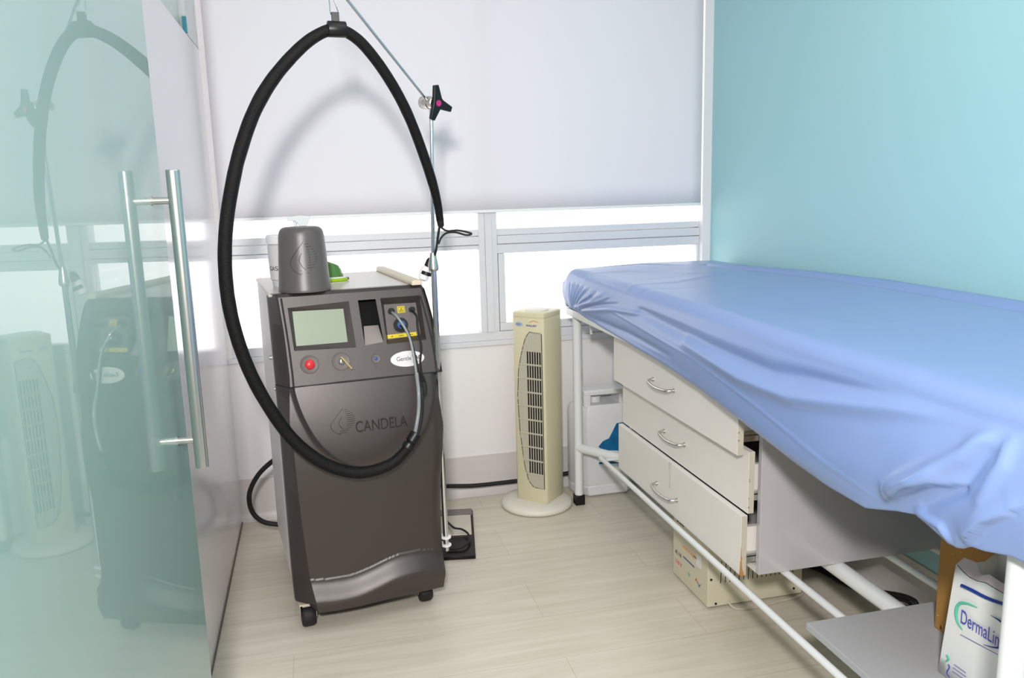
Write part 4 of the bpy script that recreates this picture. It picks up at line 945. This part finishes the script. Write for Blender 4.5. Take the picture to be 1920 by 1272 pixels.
# black cable on the floor
def fcab(x, y, z=0.012):
    p = onz(x, y, z)
    return onx(x, y, 1.728) if p.x > 1.728 else p
bm = nb()
tube(bm, [fcab(*q) for q in ((1500, 1050), (1535, 1062), (1565, 1083), (1605, 1100), (1650, 1110), (1690, 1117), (1713, 1126), (1718, 1135), (1705, 1140), (1690, 1136))], 0.0075, 10, smooth=6)
tube(bm, [fcab(*q) for q in ((1510, 1060), (1545, 1074), (1580, 1094), (1620, 1110), (1660, 1119), (1694, 1126), (1708, 1133))], 0.006, 10, smooth=6); tag(build('floor_cable', bm, M_rub), 'doubled black cable lying on the floor under the couch', 'cable')
# loose shelf board
BZ = 0.2935
bm = nb(); box(bm, 1.108, 1.755, 1.03, 1.629, BZ, BZ+0.018); sbd = build('shelf_board', bm, mat('grey_white_board', (176, 177, 180), 0.3, coat=0.1), smooth=False, bevel=0.0012); tag(sbd, 'loose white laminate board resting on the couch bars', 'board')
# cardboard box
z0 = BZ+0.0185
cbx = thing('cardboard_box', 'worn brown cardboard box standing on the loose white board', 'box', (1.56, 1.35, z0))
bm = nb(); box(bm, 1.385, 1.74, 1.08, 1.525, z0, 0.72); build('box_body', bm, M_card, cbx, smooth=False, bevel=0.003)
for y, z, w in ((1.50, z0+0.006, 0.006), (1.478, z0+0.004, 0.004), (1.40, z0+0.012, 0.005), (1.39, z0+0.02, 0.006)):
    bm = nb(); prism(bm, [(1.3846, y, z), (1.3846, y+w, z+0.001), (1.3846, y+w*0.8, z+w*2), (1.3846, y+0.1*w, z+w)], (0.0003, 0, 0)); build('box_scuff', bm, mat('dark_scuff', (70, 45, 20), 0.8), cbx, smooth=False)
for x, y, w in ((1787, 1041, 0.004), (1803, 1038, 0.0035), (1760, 1156, 0.004)):
    p = onx(x, y, 1.385); bm = nb(); prism(bm, [(1.3846, p.y, p.z), (1.3846, p.y+w, p.z), (1.3846, p.y+w, p.z+0.002), (1.3846, p.y, p.z+0.003)], (0.0003, 0, 0)); build('paper_fleck', bm, mat('pale_fleck', (190, 160, 110), 0.8), cbx, smooth=False)
# paper bag
bag = thing('paper_bag', 'open white paper bag with blue lettering beside the near couch leg', 'bag', (1.31, 1.24, z0))
A0, A1 = Vector((1.262, 1.352, z0)), Vector((1.262, 1.352, 0.575))
A1 = onx(1797, 1062, 1.262)
fy0 = 1.08
FX = 1.262
def fw_(y, z): return Vector((FX+0.006*math.sin((1.352-y)*9), y, z))
zr = A1.z
bm = nb()
front = []; n = 12
for j in range(7):
    z = z0+0.001+(zr-z0)*j/6; front.append([Vector((FX-0.008*math.sin(math.pi*i/n)*(j/6), A1.y+0.034-0.0045*j-(A1.y-fy0)*i/n, z - (0.010*math.sin(math.pi*min(1, i/4)) if j == 6 else 0))) for i in range(n+1)])
quadstrip(bm, front)
BX = 1.362
back = [[Vector((BX+0.01*(j/6), A1.y+0.012-(A1.y-fy0)*i/n, z0+0.001+(zr+0.012-z0)*j/6)) for i in range(n+1)] for j in range(7)]
quadstrip(bm, back)
for i in (0, n):
    quadstrip(bm, [[front[j][i], (front[j][i]+back[j][i])/2+Vector((0, -0.02 if i == 0 else 0.02, 0)), back[j][i]] for j in range(7)])
prism(bm, [front[0][0], front[0][n], back[0][n], back[0][0]], (0, 0, 0.001))
bmesh.ops.remove_doubles(bm, verts=bm.verts, dist=0.0003)
o = build('bag_body', bm, M_bag, bag, angle=30); md = o.modifiers.new('t', 'SOLIDIFY'); md.thickness = 0.0012
bm = nb(); n2 = 12
quadstrip(bm, [[front[6][i]+Vector((0.002, 0, 0.001)) for i in range(n+1)], [front[6][i]+Vector((0.02+0.012*math.sin(i*1.3), 0, 0.012+0.006*math.sin(i*2.1))) for i in range(n+1)], [front[6][i]+Vector((0.034+0.01*math.sin(i*1.7), 0, -0.016)) for i in range(n+1)]])
build('bag_inner_fold', bm, M_bagin, bag)
N_ = Vector((-1, 0, 0)); Rg = Vector((0, -1, 0)); Up = Vector((0, 0, 1))
def bp(x, y, off=0.0008):
    p = onx(x, y, FX-0.008); return Vector((FX-0.0085-off, p.y, p.z))
bm = nb(); tube(bm, [bp(1804, 1098), bp(1825, 1108), bp(1850, 1121), bp(1885, 1134), bp(1930, 1144)], 0.0035, 8, smooth=3); build('blue_stripe', bm, M_navy, bag)
c0_ = (bp(1800, 1163)+bp(1882, 1196))/2
dr_ = (bp(1882, 1196)-bp(1800, 1163)); 
text('bag_lettering', 'DermaLine', (c0_.x, c0_.y-0.004, c0_.z), (0, dr_.y, 0), (0, 0, 1), abs(dr_.y)*1.0, M_viol, bag, height=0.030)
def arc(name, pl, rfun, m):
    bm = nb(); tube(bm, [bp(*p) for p in pl], rfun, 8, smooth=4); build(name, bm, m, bag)
arc('green_swoosh', [(1834, 1140), (1815, 1132), (1800, 1132), (1794, 1145), (1796, 1165), (1806, 1182)], lambda t: 0.0004+0.0028*math.sin(math.pi*t)**0.8, M_green)
arc('blue_swoosh', [(1845, 1209), (1862, 1214), (1880, 1215), (1900, 1208)], lambda t: 0.0004+0.003*t, M_navy)
arc('blue_swoosh', [(1858, 1154), (1872, 1162), (1884, 1172), (1893, 1183)], lambda t: 0.0004+0.003*t, M_navy)
for k, (a, b) in enumerate((((1790, 1246), (1812, 1262)), ((1788, 1252), (1812, 1269)), ((1787, 1259), (1810, 1275)), ((1802, 1190), (1872, 1228)))):
    bm = nb(); tube(bm, [bp(*a), bp(*b)], 0.0006, 6); build('small_print', bm, M_viol, bag)
bm = nb(); tube(bm, [bp(1776, 1228), bp(1780, 1236), bp(1775, 1240)], 0.002, 6, smooth=3); build('side_mark', bm, M_green, bag)
bm = nb(); tube(bm, [bp(1779, 1246), bp(1781, 1252), bp(1776, 1262), bp(1781, 1270)], 0.0014, 6, smooth=3); build('side_mark', bm, M_viol, bag)
